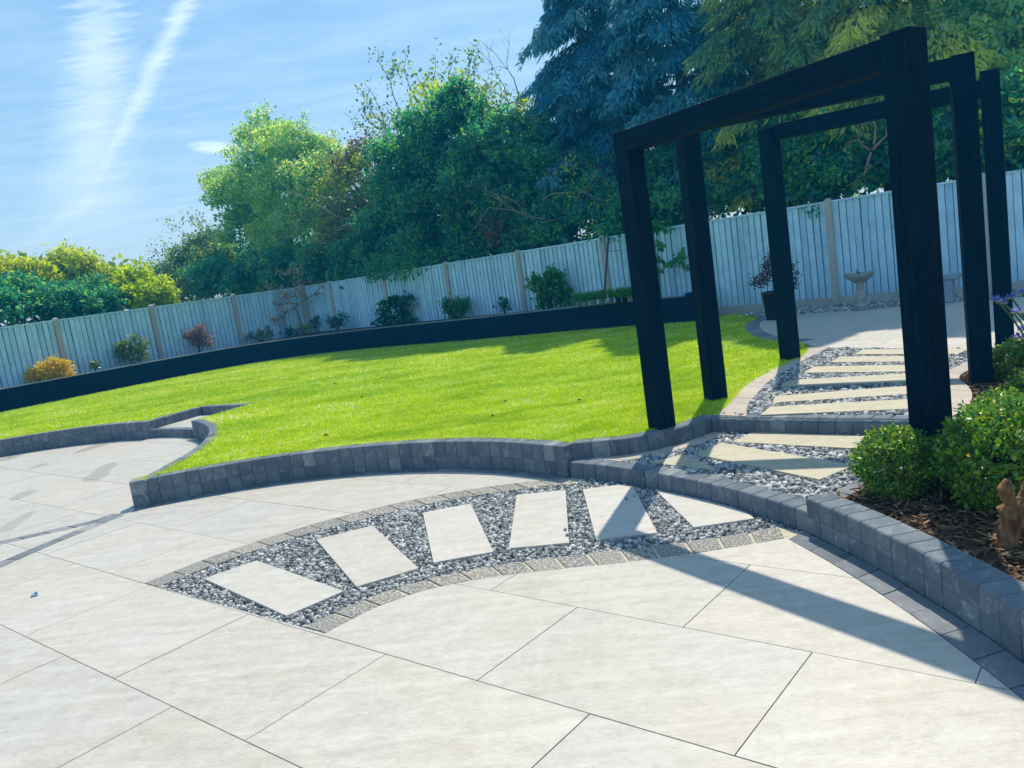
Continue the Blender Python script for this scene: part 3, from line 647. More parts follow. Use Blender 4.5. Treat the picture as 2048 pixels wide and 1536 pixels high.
gravel('gravel', 'grey pebble gravel between the plank flags of the upper path', l2poly, fp2, Z2-.006, .033, .022)

# ------------------------------------------------------------------ upper patio
up = empty('upper_patio', (0, 0, 0)); tag(up, 'pale tiled upper patio in dappled shade below the back fence', 'patio', kind='structure')
BK = [(4.62, 14.22), (5.35, 13.60), (5.85, 13.15), (6.4, 12.75), (9.2, 10.4)]
p2 = [tuple(p) for p in P2O] + [(4.62, 14.22), (5.35, 13.60), (5.85, 13.15), (6.4, 12.75), (9.2, 10.4), (9.4, 7.5), (6.6, 6.5)] + [tuple(p) for p in P2F[::-1]] 
P2I = offset(P2O, -.24); p2band = [tuple(p) for p in P2O]+[tuple(p) for p in P2I[::-1]]
lay_tiles(up, [[tuple(np.array(q)+.31*uv+.2*nv) for q in t] for t in tiles], p2, [p2band], Z2, 'tile')
# extra rows for the far corner
sheet('grout', [p2], [], Z2-.007, 'grout', up)
pave(offset(P2O, -.003), offset(P2I, .003), 17, Z2+.001, up, 'paver_dark', gap=.006)
gs = [(4.62, 14.24), (5.35, 13.62), (5.85, 13.17), (6.4, 12.77), (9.2, 10.42), (9.45, 11.45), (4.95, 15.3), (4.5, 15.4)]
o = sheet('strip_base', [gs], [], Z2-.03, 'gravel_bed'); tag(o, 'dark gravel strip floor between upper patio and back fence', 'ground', kind='structure')
gravel('gravel', 'dark shaded gravel strip at the foot of the fence behind the upper patio', gs, [], Z2-.004, .05, .034)

# ------------------------------------------------------------------ lawn
fenceR = [(4.5, 15.55), (3.7, 15.4)]
lawn = [tuple(p) for p in offset(W1, .14)] + [tuple(p) for p in offset(K0, .13)] + [tuple(p) for p in LB_O] + [tuple(p) for p in P2O] + fenceR + [tuple(p) for p in BED[::-1]] + [(-15, 13.5), (-10.2, 11.5)] + [tuple(p) for p in offset(W3, .12)] + [tuple(p) for p in offset(LW, .11)] + [tuple(p) for p in offset(LW2, .11)] + [(-4.15, 12.35)] + [tuple(p) for p in offset(W2, -.12)[::-1]]
o = sheet('lawn', [lawn], [], Z2-.006, 'lawn'); tag(o, 'bright green lawn soil sheet raised above the patio', 'lawn', kind='structure')
def blades():
    q = np.array(lawn); lo, hi = q.min(0), q.max(0); out = []
    for (d0, d1, dens) in ((5, 8.5, 9000), (8.5, 11, 5600), (11, 14.5, 3200), (14.5, 27, 1500)):
        n = int(dens*(hi[0]-lo[0])*min(hi[1]-lo[1], d1-d0+2)); p = np.c_[RNG.uniform(lo[0], hi[0], n), RNG.uniform(max(lo[1], d0-1.5), min(hi[1], d1), n)]
        dd = np.hypot(p[:, 0], p[:, 1]); k = (dd >= d0) & (dd < d1) & (np.abs(p[:, 0]) < p[:, 1]*.72+.5); p = p[k]; p = p[pip(p, lawn)]; out.append(p)
    p = np.vstack(out); n = len(p); d = np.hypot(p[:, 0], p[:, 1])
    wd = .0040*np.maximum(d/7, .9)*RNG.uniform(.7, 1.3, n); ht = RNG.uniform(.010, .032, n)*(1+.03*np.maximum(d-8, 0)); a = RNG.uniform(0, 2*math.pi, n); b = RNG.uniform(0, 2*math.pi, n); ln = ht*RNG.uniform(.2, 1.6, n)
    B = np.c_[p, np.full(n, Z2-.006)]; s = np.c_[np.cos(a), np.sin(a), np.zeros(n)]*wd[:, None]
    T = B+np.c_[np.cos(b)*ln, np.sin(b)*ln, ht]
    E = []
    for c, sd, ln_ in ((offset(W1, .135), -1, 3600), (offset(K0, .125), -1, 900), (offset(W2, -.115), 1, 1500), (LB_O, -1, 900)):
        q = resample(c, ln_); tg = np.gradient(q, axis=0); tg /= np.linalg.norm(tg, axis=1)[:, None]; nr = np.c_[-tg[:, 1], tg[:, 0]]*sd; m = len(q)
        q = q-nr*RNG.uniform(-.012, .03, (m, 1)); hh = RNG.uniform(.018, .05, m)*(.5+.9*np.abs(np.sin(np.arange(m)*.021)*np.sin(np.arange(m)*.0083))); b0 = np.c_[q, np.full(m, Z2-.004)]; a2 = RNG.uniform(0, 2*math.pi, m); s2 = np.c_[np.cos(a2), np.sin(a2), np.zeros(m)]*.0032
        E.append((b0, s2, b0+np.c_[nr*(hh*RNG.uniform(.1, .9, m))[:, None]+RNG.normal(0, .006, (m, 2)), hh*.8]))
    B = np.vstack([B]+[x[0] for x in E]); s = np.vstack([s]+[x[1] for x in E]); T = np.vstack([T]+[x[2] for x in E]); n = len(B)
    V = np.stack([B-s, B+s, T], 1).reshape(-1, 3); F = np.arange(3*n).reshape(n, 3)
    o = np_mesh('grass', V, F, 'grass', None, np.repeat(np.where(RNG.uniform(0, 1, n) < .10, RNG.uniform(.93, 1, n), RNG.beta(1.7, 1.9, n)), 3)); tag(o, 'short bright green mown grass covering the raised lawn', 'grass', kind='stuff')
    print('grass blades', n)
blades()

# ------------------------------------------------------------------ bark border
bk = [tuple(p) for p in offset(RW, .15)[::-1]]
bkpoly = [(6.0, 1.6)] + bk + [(1.78, 4.46), (2.17, 4.74), (2.66, 4.96), (3.10, 5.22), (3.12, 5.42)] + [tuple(p) for p in RB_O[1:]] + [(5.1, 7.65), (5.6, 7.25), (6.5, 6.4), (7.5, 5.0)]
bkpoly = ccw(bkpoly)
o = sheet('border_soil', [bkpoly], [], .165, 'bark_floor'); tag(o, 'dark earth under the bark mulch of the right border', 'ground', kind='structure')
o = sheet('border_soil', [bkpoly], [[(0, 0), (9, 0), (9, 5.3), (0, 5.3)]], .222, 'bark_floor'); tag(o, 'dark earth under the bark mulch beside the upper path', 'ground', kind='structure')
def bark():
    q = np.array(bkpoly); n = 22000; lo, hi = q.min(0), np.minimum(q.max(0), (5.6, 7.8)); p = np.c_[RNG.uniform(lo[0], hi[0], n), RNG.uniform(lo[1], hi[1], n)]; p = p[pip(p, bkpoly)]; n = len(p)
    bv, bf = box_geo(-.5, .5, -.5, .5, -.5, .5); b = (np.array(bv), np.array(bf))
    bases = [(b[0]*np.array([1, 1, 1])*(1+RNG.uniform(-.35, .35, (8, 1))), b[1]) for _ in range(4)]
    s = np.c_[RNG.gamma(4, .009, n)+.012, RNG.uniform(.006, .018, n), RNG.uniform(.003, .007, n)]
    V, F, R = scatter(bases, np.c_[p, np.where(p[:, 1] > 5.25, .228, .170)+RNG.uniform(0, .02, n)], rand_rot(n, .28), s, RNG.beta(1.9, 1.7, n))
    o = np_mesh('bark_mulch', V, F, 'chip', None, R); tag(o, 'brown chipped bark mulch covering the right border', 'mulch', kind='stuff')
bark()

# ------------------------------------------------------------------ foliage builders
def leaf_geo(C, D, N, ln, wd, rnd):
    """folded rhombus leaves: C base, D direction, N rough normal"""
    D = D/(np.linalg.norm(D, axis=1)[:, None]+1e-9); Sd = np.cross(D, N); Sd /= np.linalg.norm(Sd, axis=1)[:, None]+1e-9; U = np.cross(Sd, D)
    ln = np.broadcast_to(ln, len(C))[:, None]; wd = np.broadcast_to(wd, len(C))[:, None]
    m = C+D*ln*.45
    V = np.stack([C, m+Sd*wd*.5+U*wd*.12, C+D*ln, m-Sd*wd*.5+U*wd*.12], 1).reshape(-1, 3)
    n = len(C); i = np.arange(n)*4; F = np.stack([np.c_[i, i+1, i+2], np.c_[i, i+2, i+3]], 1).reshape(-1, 3)
    return V, F, np.repeat(rnd, 4)
def rdir(n):
    v = RNG.normal(size=(n, 3)); return v/np.linalg.norm(v, axis=1)[:, None]
def cloud(bl, nper, leaf, m, sig, droop=.0, shell=.55, asp=.55, cmix=.6, noise=.16):
    """bl: list of (centre, radii) ellipsoids; clumps of m leaves spread through the outer volume"""
    Cs, Rs, Rn = [], [], []
    for c, r in bl:
        r = np.broadcast_to(np.asarray(r, float), 3); n = max(3, int(nper*(r[0]*r[2])))
        d = rdir(n); k = shell+(1.0-shell)*RNG.uniform(0, 1, n)**.5; k *= 1+noise*np.sin(d[:, 0]*5+c[0])*np.cos(d[:, 2]*6+c[1])+RNG.normal(0, noise*.5, n)
        cc = np.asarray(c)+d*k[:, None]*r; cr = RNG.uniform(0, 1, n)
        P = cc[:, None]+RNG.normal(0, sig, (n, m, 3)); Cs.append(P.reshape(-1, 3)); Rn.append((d[:, None]+0*P).reshape(-1, 3))
        Rs.append(np.clip(cmix*cr[:, None]+(1-cmix)*RNG.uniform(0, 1, (n, m)), 0, 1).ravel())
    C = np.vstack(Cs); O = np.vstack(Rn); R = np.concatenate(Rs); n = len(C)
    D = rdir(n)*.9+O*.5+np.array([0, 0, -droop]); N = rdir(n)*.7+np.array([0, 0, .7])+O*.3
    L = leaf*RNG.uniform(.65, 1.3, n)
    return leaf_geo(C, D, N, L, L*asp, R)
def join(parts):
    V, F, R, o = [], [], [], 0
    for v, f, r in parts: V.append(v); F.append(f+o); R.append(r); o += len(v)
    return np.vstack(V), np.vstack(F), np.concatenate(R)
def limbs(base, targets, r0, wob=.15, mid=.45):
    out = []; base = np.asarray(base, float); top = np.mean([t for t in targets], axis=0); fork = base+(top-base)*mid*np.array([.6, .6, 1]); 
    tr = [base, base+(fork-base)*.35+RNG.normal(0, wob*.3, 3)*[1, 1, 0], base+(fork-base)*.7+RNG.normal(0, wob*.4, 3)*[1, 1, .2], fork]
    out.append((tr, [r0*1.25, r0, r0*.9, r0*.75]))
    for t in targets:
        t = np.asarray(t, float); a = fork+(t-fork)*.4+RNG.normal(0, wob, 3)+[0, 0, .1*np.linalg.norm(t-fork)]; b = fork+(t-fork)*.75+RNG.normal(0, wob, 3)
        out.append(([fork, a, b, t], [r0*.55, r0*.4, r0*.25, r0*.08]))
    return out
def branchy(p, d, L, r, lv, spread=.6, grav=0, out=None, tips=None):
    """recursive bare branches"""
    if out is None: out, tips = [], []
    d = d/np.linalg.norm(d); pts = [p]; n = 4; dd = d.copy()
    for i in range(n):
        dd = dd+RNG.normal(0, .16, 3)+np.array([0, 0, grav]); dd /= np.linalg.norm(dd); pts.append(pts[-1]+dd*L/n)
    out.append((pts, np.linspace(r, r*.5, n+1)))
    if lv == 0: tips.append((pts[-1], dd)); return out, tips
    for k in range(random.choice((2, 3, 3))):
        i = random.choice((2, 3, 4)); nd = dd+RNG.normal(0, spread, 3); branchy(pts[i], nd, L*random.uniform(.55, .8), r*.5, lv-1, spread, grav, out, tips)
    return out, tips
def blobs(spec, n=NB, dd=DB):
    out = []
    for s in spec:
        x, y, rp, off = s[:4]; p = behind(x, y, off, n, dd); r = rp/FPX*depth(p); k = s[4] if len(s) > 4 else 1.0
        out.append((p, (r, r*.85, r*k)))
    return out
def subclumps(bl, rs, dens):
    """break big crown lobes into many small foliage cushions, densest on the upper outside"""
    out = []
    for c, r in bl:
        r = np.asarray(r, float); n = max(6, int(dens*r[0]*r[2]/(rs*rs)))
        d = rdir(n); d[:, 2] = np.where(RNG.uniform(0, 1, n) < .35, np.abs(d[:, 2]), d[:, 2]); k = RNG.uniform(.62, 1.0, n)*(1+.13*np.sin(d[:, 0]*4+c[0]*3)*np.cos(d[:, 2]*5+c[1]*2))
        for q, kk in zip(d, k):
            s_ = rs*RNG.uniform(.6, 1.35); out.append((np.asarray(c)+q*kk*r, (s_*1.15, s_*1.15, s_*.72)))
    return out
def tree(name, label, spec, mat, leaf, nper=560, m=9, sig=.15, base=None, r0=.11, n=NB, dd=DB, extra=None, group='trees beyond the fence', cat='tree', **kw):
    bl = blobs(spec, n, dd); b = base if base is not None else np.mean([q[0] for q in bl], axis=0)*np.array([1, 1, 0])+np.array([0, 0, .1])
    e = empty(name, b); tag(e, label, cat, group); e_inv = -np.asarray(b)
    rs = .30 if m == 9 else .34
    V, F, R = cloud(subclumps(bl, rs, 2.3), nper*1.15, leaf, 6, sig*.35, shell=.45, cmix=.35, noise=.25, droop=.15); np_mesh('crown', V+e_inv, F, mat, e, R)
    # inner twiggy fill closing the crown, inner shade put into its darker leaf colour
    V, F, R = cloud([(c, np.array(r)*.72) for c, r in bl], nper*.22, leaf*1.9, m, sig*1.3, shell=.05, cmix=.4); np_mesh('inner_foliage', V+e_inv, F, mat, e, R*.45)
    lm = limbs(b, [q[0]+np.array([0, 0, q[1][2]*.5]) for q in bl], r0); tubes('trunk', [([p+e_inv for p in a], r) for a, r in lm], 'bark', e, 6)
    if extra: extra(e, e_inv)
    return e
def add_leaf_part(e, off, name, spec, mat, leaf, nper, m, sig, n=NB, dd=DB, **kw):
    V, F, R = cloud(blobs(spec, n, dd), nper, leaf, m, sig, **kw); return np_mesh(name, V+off, F, mat, e, R)
def sprigs(e, off, name, pix, mat, leaf, bark='twig', rad=.014, per=16, spread=.10):
    """leafy shoots standing out of a crown: pix = [(x0,y0,x1,y1,off)]"""
    tl, C, O = [], [], []
    for x0, y0, x1, y1, of in pix:
        a = behind(x0, y0, of); b = behind(x1, y1, of); P = [a+(b-a)*t+RNG.normal(0, .06, 3)*(t > 0) for t in np.linspace(0, 1, 6)]; tl.append(([p+off for p in P], np.linspace(rad, rad*.3, 6)))
        for t in np.linspace(.15, 1.02, per):
            k = min(int(t*5), 4); q = P[k]+(P[k+1]-P[k])*(t*5-k); n = 5; C.append(q+RNG.normal(0, spread, (n, 3))); O.append(rdir(n)+(b-a)*.3)
    tubes(name.replace('leaves', 'shoots'), tl, bark, e, 5); C = np.vstack(C); O = np.vstack(O); n = len(C); L = leaf*RNG.uniform(.7, 1.2, n)
    V, F, R = leaf_geo(C, O, rdir(n)+[0, 0, .6], L, L*.5, RNG.uniform(0, 1, n)); np_mesh(name, V+off, F, mat, e, R)

# ------------------------------------------------------------------ trees beyond the fences
def ex_mid(e, o):
    sprigs(e, o, 'shoot_leaves', [(530, 250, 532, 212, 2.2), (600, 262, 612, 232, 2.2), (440, 350, 408, 352, 2.0), (500, 262, 470, 262, 2.2), (560, 255, 575, 240, 2.1), (655, 300, 668, 262, 2.0), (470, 300, 445, 310, 2.1)], 'leaf_mid', .11)
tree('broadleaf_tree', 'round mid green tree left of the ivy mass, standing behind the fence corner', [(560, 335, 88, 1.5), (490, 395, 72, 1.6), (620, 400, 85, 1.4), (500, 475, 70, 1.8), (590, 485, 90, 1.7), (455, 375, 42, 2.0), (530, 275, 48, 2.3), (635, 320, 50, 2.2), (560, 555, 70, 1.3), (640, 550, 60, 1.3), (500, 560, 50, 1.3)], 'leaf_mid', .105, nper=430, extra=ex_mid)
def ex_feather(e, o):
    sprigs(e, o, 'shoot_leaves', [(335, 555, 302, 490, 2.4), (345, 550, 325, 482, 2.4), (400, 480, 330, 440, 2.6), (410, 470, 375, 430, 2.6), (420, 470, 400, 432, 2.6), (330, 560, 290, 515, 2.4)], 'leaf_pale', .14, per=14, spread=.16)
tree('feathery_shrub', 'pale feathery shrub left of the round green tree, above the left fence', [(385, 530, 52, 2.2), (335, 560, 40, 2.3), (425, 560, 60, 1.6), (410, 490, 38, 2.4, .8), (350, 585, 40, 1.6), (455, 525, 50, 1.8), (300, 575, 26, 2.0)], 'leaf_pale', .11, nper=330, extra=ex_feather, r0=.06, cat='shrub')
def ex_plum(e, o):
    add_leaf_part(e, o, 'plum_leaves', [(725, 285, 14, 1.2), (712, 300, 10, 1.2), (690, 325, 24, 1.2)], 'leaf_plum', .10, 230, 8, .12)
    add_leaf_part(e, o, 'lime_leaves', [(655, 375, 14, .9, 1.8), (645, 408, 12, .9, 1.6), (642, 452, 9, .9, 1.5), (634, 482, 10, .9), (708, 330, 18, 1.0), (690, 385, 14, 1.0)], 'leaf_lime', .11, 260, 8, .1)
    out, tips = [], []
    for x, y, dx in ((660, 470, 1), (680, 455, 1), (700, 500, -1), (720, 440, -1), (690, 480, 1)):
        p = behind(x, y, .5); branchy(p+o, np.array([.8*dx, -.3, .25]), 1.4, .022, 2, .6, 0, out, tips)
    tubes('dead_branches', out, 'twig', e, 4)['kind'] = 'stuff'
tree('climber_thicket', 'olive and plum tinged thicket hung with lime climber beside the ivy mass', [(700, 350, 42, 1.6), (735, 322, 32, 1.7), (700, 430, 58, 1.2), (690, 510, 60, 1.2), (760, 400, 50, 1.5), (760, 500, 60, 1.3), (660, 540, 55, 1.1)], 'leaf_olive', .10, nper=360, extra=ex_plum, r0=.07, cat='thicket')
def ex_ivy(e, o):
    sprigs(e, o, 'shoot_leaves', [(800, 260, 757, 100, 2.6), (775, 160, 790, 130, 2.6), (830, 250, 812, 110, 2.6), (870, 230, 872, 105, 2.7), (900, 220, 905, 112, 2.7), (930, 230, 945, 100, 2.7), (870, 200, 835, 150, 2.7), (930, 170, 960, 110, 2.7), (790, 280, 730, 165, 2.5), (780, 290, 722, 215, 2.4), (770, 260, 726, 190, 2.5), (850, 240, 850, 160, 2.6), (800, 330, 712, 275, 2.2), (760, 300, 700, 240, 2.2), (960, 200, 985, 165, 2.6), (1000, 230, 1000, 190, 2.5)], 'leaf_pale', .13, per=15, spread=.13, rad=.02)
    add_leaf_part(e, o, 'lime_leaves', [(910, 185, 40, 1.5), (870, 205, 34, 1.5), (940, 215, 34, 1.4), (1035, 250, 26, 1.2), (1050, 225, 22, 1.3), (845, 235, 26, 1.4), (980, 235, 24, 1.4), (1128, 325, 9, .5), (850, 190, 22, 1.6)], 'leaf_lime', .125, 170, 8, .12)  # lime leaves put the sunlit highlights of the crown top into colour
    add_leaf_part(e, o, 'plum_leaves', [(965, 185, 16, 1.7), (1000, 175, 12, 1.7), (1012, 210, 16, 1.5), (755, 290, 18, 1.4), (780, 250, 30, 2.0), (740, 345, 20, 1.3)], 'leaf_olive', .10, 200, 8, .12)
    out, tips = [], []
    for x, y, dx in ((1060, 430, -1), (1085, 400, 1), (1100, 440, -1), (1070, 455, 1)):
        p = behind(x, y, .25); branchy(p+o, np.array([.6*dx, -.3, .3]), 1.1, .016, 2, .6, 0, out, tips)
    for x, y in ((1040, 200), (1020, 215)):
        p = behind(x, y, 1.6); branchy(p+o, np.array([-.1, 0, 1.0]), 1.1, .016, 2, .35, 0, out, tips)
    tubes('dead_branches', out, 'twig', e, 4)['kind'] = 'stuff'
    V, F, R = cloud(blobs([(985, 450, 26, .15), (1000, 475, 20, .15)]), 150, .12, 7, .13); np_mesh('dead_leaves', V+o, F, 'dead_leaf', e, R)
    add_leaf_part(e, o, 'overhang', [(765, 528, 26, -.05), (800, 528, 26, -.1), (830, 520, 22, -.05), (740, 540, 18, -.05)], 'leaf_ivy', .11, 420, 8, .08, droop=.6)['kind'] = 'stuff'
tree('ivy_tree', 'big ivy covered tree with sunlit top coloured lime in the middle behind fence', [(900, 285, 100, 1.1), (830, 350, 100, 1.0), (985, 330, 95, 1.0), (900, 430, 115, 1.2), (1035, 420, 88, 1.2), (800, 465, 80, 1.1), (985, 500, 80, 1.3), (1065, 320, 58, 1.0), (755, 515, 62, 1.2), (880, 510, 75, 1.25), (1090, 480, 60, 1.15), (920, 225, 50, 1.2), (1040, 260, 36, 1.2)], 'leaf_ivy', .115, nper=560, m=9, extra=ex_ivy, r0=.17)
def ivybank(name, label, spec, extra=None, mat='leaf_ivy', nper=560): return tree(name, label, spec, mat, .115, nper=nper, extra=extra, r0=.06, cat='ivy', group='ivy banks along the back fence')
def ex_b1(e, o): add_leaf_part(e, o, 'lime_leaves', [(1155, 375, 20, .6), (1180, 460, 16, .3), (1150, 385, 12, .5), (1095, 350, 12, .5), (1200, 425, 12, .4)], 'leaf_lime', .10, 150, 6, .1)
ivybank('ivy_bank', 'dark ivy bank above the fence left of the front pergola post', [(1130, 455, 62, .9), (1200, 420, 62, 1.0), (1120, 380, 52, 1.6), (1190, 340, 50, 1.8), (1260, 440, 55, .7), (1310, 400, 62, 1.2), (1370, 420, 50, .8), (1340, 340, 60, 2.0)], ex_b1)
def ex_b2(e, o):
    out, tips = [], []
    for x, y, d in ((1740, 300, (-.6, -.2, .5)), (1745, 300, (.5, -.2, .4)), (1742, 305, (-.3, -.2, -.7)), (1748, 290, (.1, -.2, .9)), (1730, 250, (-.5, -.2, .1)), (1862, 265, (-.5, -.2, -.6))):
        p = behind(x, y, .25); branchy(p+o, np.array(d), .42, .026, 2, .5, 0, out, tips)
    tubes('bare_roots', out, 'root_wood', e, 5)['kind'] = 'stuff'
    add_leaf_part(e, o, 'bright_leaves', [(1620, 370, 34, .1), (1600, 300, 26, .2), (1730, 360, 24, .1), (1870, 290, 18, .1), (1560, 360, 18, .2), (1640, 250, 26, .6)], 'leaf_bright', .12, 130, 7, .1)
ivybank('ivy_bank', 'dark ivy bank above the fence seen through the pergola, with bare pale roots', [(1450, 330, 70, 2.2), (1500, 390, 60, 1.6), (1590, 340, 66, .9), (1660, 300, 66, 1.0), (1720, 330, 62, .8), (1560, 270, 70, 1.8), (1790, 270, 66, 1.2), (1850, 300, 60, .9), (1640, 390, 46, .5), (1480, 270, 70, 2.4)], ex_b2)
def ex_b3(e, o): add_leaf_part(e, o, 'bright_leaves', [(1958, 250, 16, .2, 2.5), (2030, 210, 26, .1), (2020, 310, 24, .1), (2045, 260, 24, .1), (1955, 330, 12, .2)], 'leaf_lime', .10, 120, 6, .1)
ivybank('ivy_bank', 'ivy bank above the fence to the right of the pergola posts', [(1930, 320, 60, .9), (1980, 260, 66, 1.2), (2040, 320, 60, .6), (2050, 240, 70, 1.0), (1910, 240, 60, 1.5), (2110, 290, 80, .8)], ex_b3)
ivybank('hedge_bank', 'dark hedge foot under the round green tree beside the fence corner', [(430, 555, 45, .6), (500, 550, 50, .5), (575, 545, 50, .5), (650, 530, 50, .6), (720, 520, 50, .6)], None)

def conifer(name, label, x, off, H_, Rb, mat, nb, seed, zlo=2.7, leaf=.19, lean=0, gap=None):
    global RNG
    keep = RNG; RNG = np.random.default_rng(seed)
    p = behind(x, 400, off); base = np.array([p[0], p[1], .1]); e = empty(name, base); tag(e, label, 'conifer', 'conifers beyond the fence')
    tr = [(0, 0, 0), (0, 0, H_*.4), (lean*.5, 0, H_*.75), (lean, 0, H_)]; tubes('trunk', [(tr, [.22, .17, .09, .02])], 'bark', e, 8)
    bt, C, D, R = [], [], [], []
    for i in range(nb):
        z = zlo+(H_-zlo)*(i+RNG.uniform(0, 1))/nb; f = (z-zlo)/(H_-zlo); L = Rb*(1-f**1.6)*RNG.uniform(.6, 1.15)+.25; az = RNG.uniform(0, 2*math.pi)
        if gap and gap(az, z): continue
        o = np.array([math.cos(az), math.sin(az), 0]); ts = np.linspace(0, 1, 9)
        P = np.array([np.array([lean*max(0, f), 0, z])+o*L*t+np.array([0, 0, L*(.34*t-.62*t*t)]) for t in ts]); bt.append((P[::2], np.linspace(.035, .006, 5)*(1-.6*f)))
        m = int(180+300*L/Rb*1.1); t = RNG.uniform(.22, 1.04, m); q = np.array([np.interp(t, ts, P[:, k]) for k in range(3)]).T
        side = np.array([-o[1], o[0], 0]); s = RNG.normal(0, .30, m)*(1.05-t*.55)*L*.5
        q = q+side*s[:, None]+np.c_[np.zeros((m, 2)), -np.abs(s)*.35+RNG.normal(0, .07, m)]; C.append(q)
        D.append(o*.55+side*np.sign(s)[:, None]*.5+np.array([0, 0, -1.05])*RNG.uniform(.4, 1.2, m)[:, None]+rdir(m)*.35); cr = RNG.uniform(0, 1); R.append(np.clip(.55*cr+.45*RNG.uniform(0, 1, m)*(.5+.6*t), 0, 1))
    C = np.vstack(C); D = np.vstack(D); R = np.concatenate(R); n = len(C); L = leaf*RNG.uniform(.6, 1.25, n)
    V, F, R = leaf_geo(C, D, rdir(n)+[0, 0, .5], L, L*.24, R); np_mesh('crown', V, F, mat, e, R); tubes('branches', bt, 'bark', e, 4); RNG = keep; return e
conifer('conifer', 'tall blue-green weeping conifer left of the pergola against the sky', 1205, 2.8, 10.2, 2.0, 'needle_blue', 190, 3)
conifer('conifer', 'dark blue-green conifer right behind the pergola beam', 1390, 3.2, 11.8, 2.2, 'needle_blue', 170, 4)
conifer('conifer', 'golden green sunlit conifer above the pergola beam', 1590, 2.8, 11.5, 2.2, 'needle_gold', 190, 5)
conifer('conifer', 'green conifer above the big front pergola post', 1790, 2.8, 10.8, 2.2, 'needle_gold', 170, 6)
tree('broadleaf_tree', 'blue-green broadleaf tree at the top right above the rear pergola posts', [(1930, 60, 75, 2.6), (1990, 130, 80, 2.4), (2060, 60, 90, 2.8), (1880, 130, 60, 2.2), (2060, 180, 70, 2.0), (1930, 190, 60, 2.0), (2000, -20, 80, 3.0), (1890, 0, 70, 2.8)], 'leaf_mid', .12, nper=380, r0=.14)
# clipped mounds beyond the left fence
tree('hedge_mound', 'domed yellow-green hedge far beyond the left fence', [(120, 556, 62, 9.0, .9), (60, 560, 55, 9, .75), (180, 562, 52, 9, .8), (15, 565, 52, 9, .8), (225, 575, 42, 9, .9), (255, 592, 34, 9, .8), (-50, 570, 70, 9, .8)], 'leaf_hedge', .13, nper=420, m=10, sig=.2, n=NL, dd=DL, group='hedges beyond the left fence', cat='hedge', noise=.08)
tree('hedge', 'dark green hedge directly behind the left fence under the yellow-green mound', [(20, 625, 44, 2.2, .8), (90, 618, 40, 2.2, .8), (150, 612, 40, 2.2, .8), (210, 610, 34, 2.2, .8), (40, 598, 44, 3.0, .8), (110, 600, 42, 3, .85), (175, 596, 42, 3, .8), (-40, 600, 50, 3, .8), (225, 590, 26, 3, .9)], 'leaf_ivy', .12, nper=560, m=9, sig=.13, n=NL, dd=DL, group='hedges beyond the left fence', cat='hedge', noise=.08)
tree('lime_shrub', 'small lime green shrub in the gap between hedge and feathery shrub', [(270, 580, 22, 2.5), (300, 575, 22, 2.4), (255, 560, 18, 3), (320, 590, 20, 2.0), (285, 598, 24, 2.0)], 'leaf_lime', .14, nper=260, m=7, n=NL, dd=DL, r0=.04, group='hedges beyond the left fence', cat='shrub')

# ------------------------------------------------------------------ fences
def fence(name, label, p0, p1, nodes, zb, zt, pitch=.12, flip=False):
    d = np.array(p1)-np.array(p0); L = float(np.linalg.norm(d)); a = math.atan2(d[1], d[0]); e = empty(name, (*p0, 0), a); tag(e, label, 'fence', 'closeboard fences')
    # feather-edge board, front face towards -y
    w_ = .108
    V = [(0, -.030, zb+.15), (w_, -.008, zb+.15), (w_, 0, zb+.15), (0, 0, zb+.15)]; 
    if flip: V = [(0, -.008, zb+.15), (w_, -.030, zb+.15), (w_, 0, zb+.15), (0, 0, zb+.15)]
    V += [(x, y, zt-.035) for x, y, z in V]
    F = [(3, 2, 1, 0), (4, 5, 6, 7), (0, 1, 5, 4), (1, 2, 6, 5), (2, 3, 7, 6), (3, 0, 4, 7)]
    me = bpy.data.meshes.new('board'); me.from_pydata(V, [], F); me.materials.append(M['fence_paint'])
    pv, pf = [], []
    pw = .055
    pm = bpy.data.meshes.new('post'); v = [(-pw, -.075, -.2), (pw, -.075, -.2), (pw, .04, -.2), (-pw, .04, -.2), (-pw, -.075, zt+.02), (pw, -.075, zt+.02), (pw, .04, zt+.02), (-pw, .04, zt+.02), (-pw*.5, -.035, zt+.05), (pw*.5, -.035, zt+.05), (pw*.5, .01, zt+.05), (-pw*.5, .01, zt+.05)]
    f = [(0, 1, 5, 4), (1, 2, 6, 5), (2, 3, 7, 6), (3, 0, 4, 7), (4, 5, 9, 8), (5, 6, 10, 9), (6, 7, 11, 10), (7, 4, 8, 11), (8, 9, 10, 11)]
    pm.from_pydata(v, [], f); pm.materials.append(M['concrete'])
    for x in nodes:
        o = bpy.data.objects.new('post', pm); o.location = (x, 0, random.uniform(-.01, .01)); link(o, e)
    xs = list(nodes)
    for i in range(len(xs)-1):
        x0, x1 = xs[i]+pw, xs[i+1]-pw; n = max(1, int(round((x1-x0)/pitch))); stp = (x1-x0)/n
        for k in range(n):
            o = bpy.data.objects.new('board', me); o.location = (x0+k*stp, random.uniform(-.003, .002), random.uniform(-.004, .004)); o.rotation_euler = (random.uniform(-.003, .003), random.uniform(-.003, .003), 0)
            o.scale = (min(1, (x1-x0-k*stp)/w_), 1, 1); link(o, e)
        mk('gap_darkener', *box_geo(x0, x1, .004, .02, zb+.15, zt-.034), 'fence_gap_dark', e); mk('cap_rail', *box_geo(x0, x1, -.04, .03, zt-.034, zt), 'fence_paint', e); mk('gravel_board', *box_geo(x0, x1, -.03, .02, zb-.1, zb+.15), 'concrete', e)  # dark sheet added behind the boards to colour in shadow lines at the gaps
    return e
BAY = 2.385; kC = -.534
Bs = np.array([-4.839, 23.741]); Bd = np.array([1.8098, -1.5535])
P0 = Bs+Bd*kC; P1 = Bs+Bd*9.5
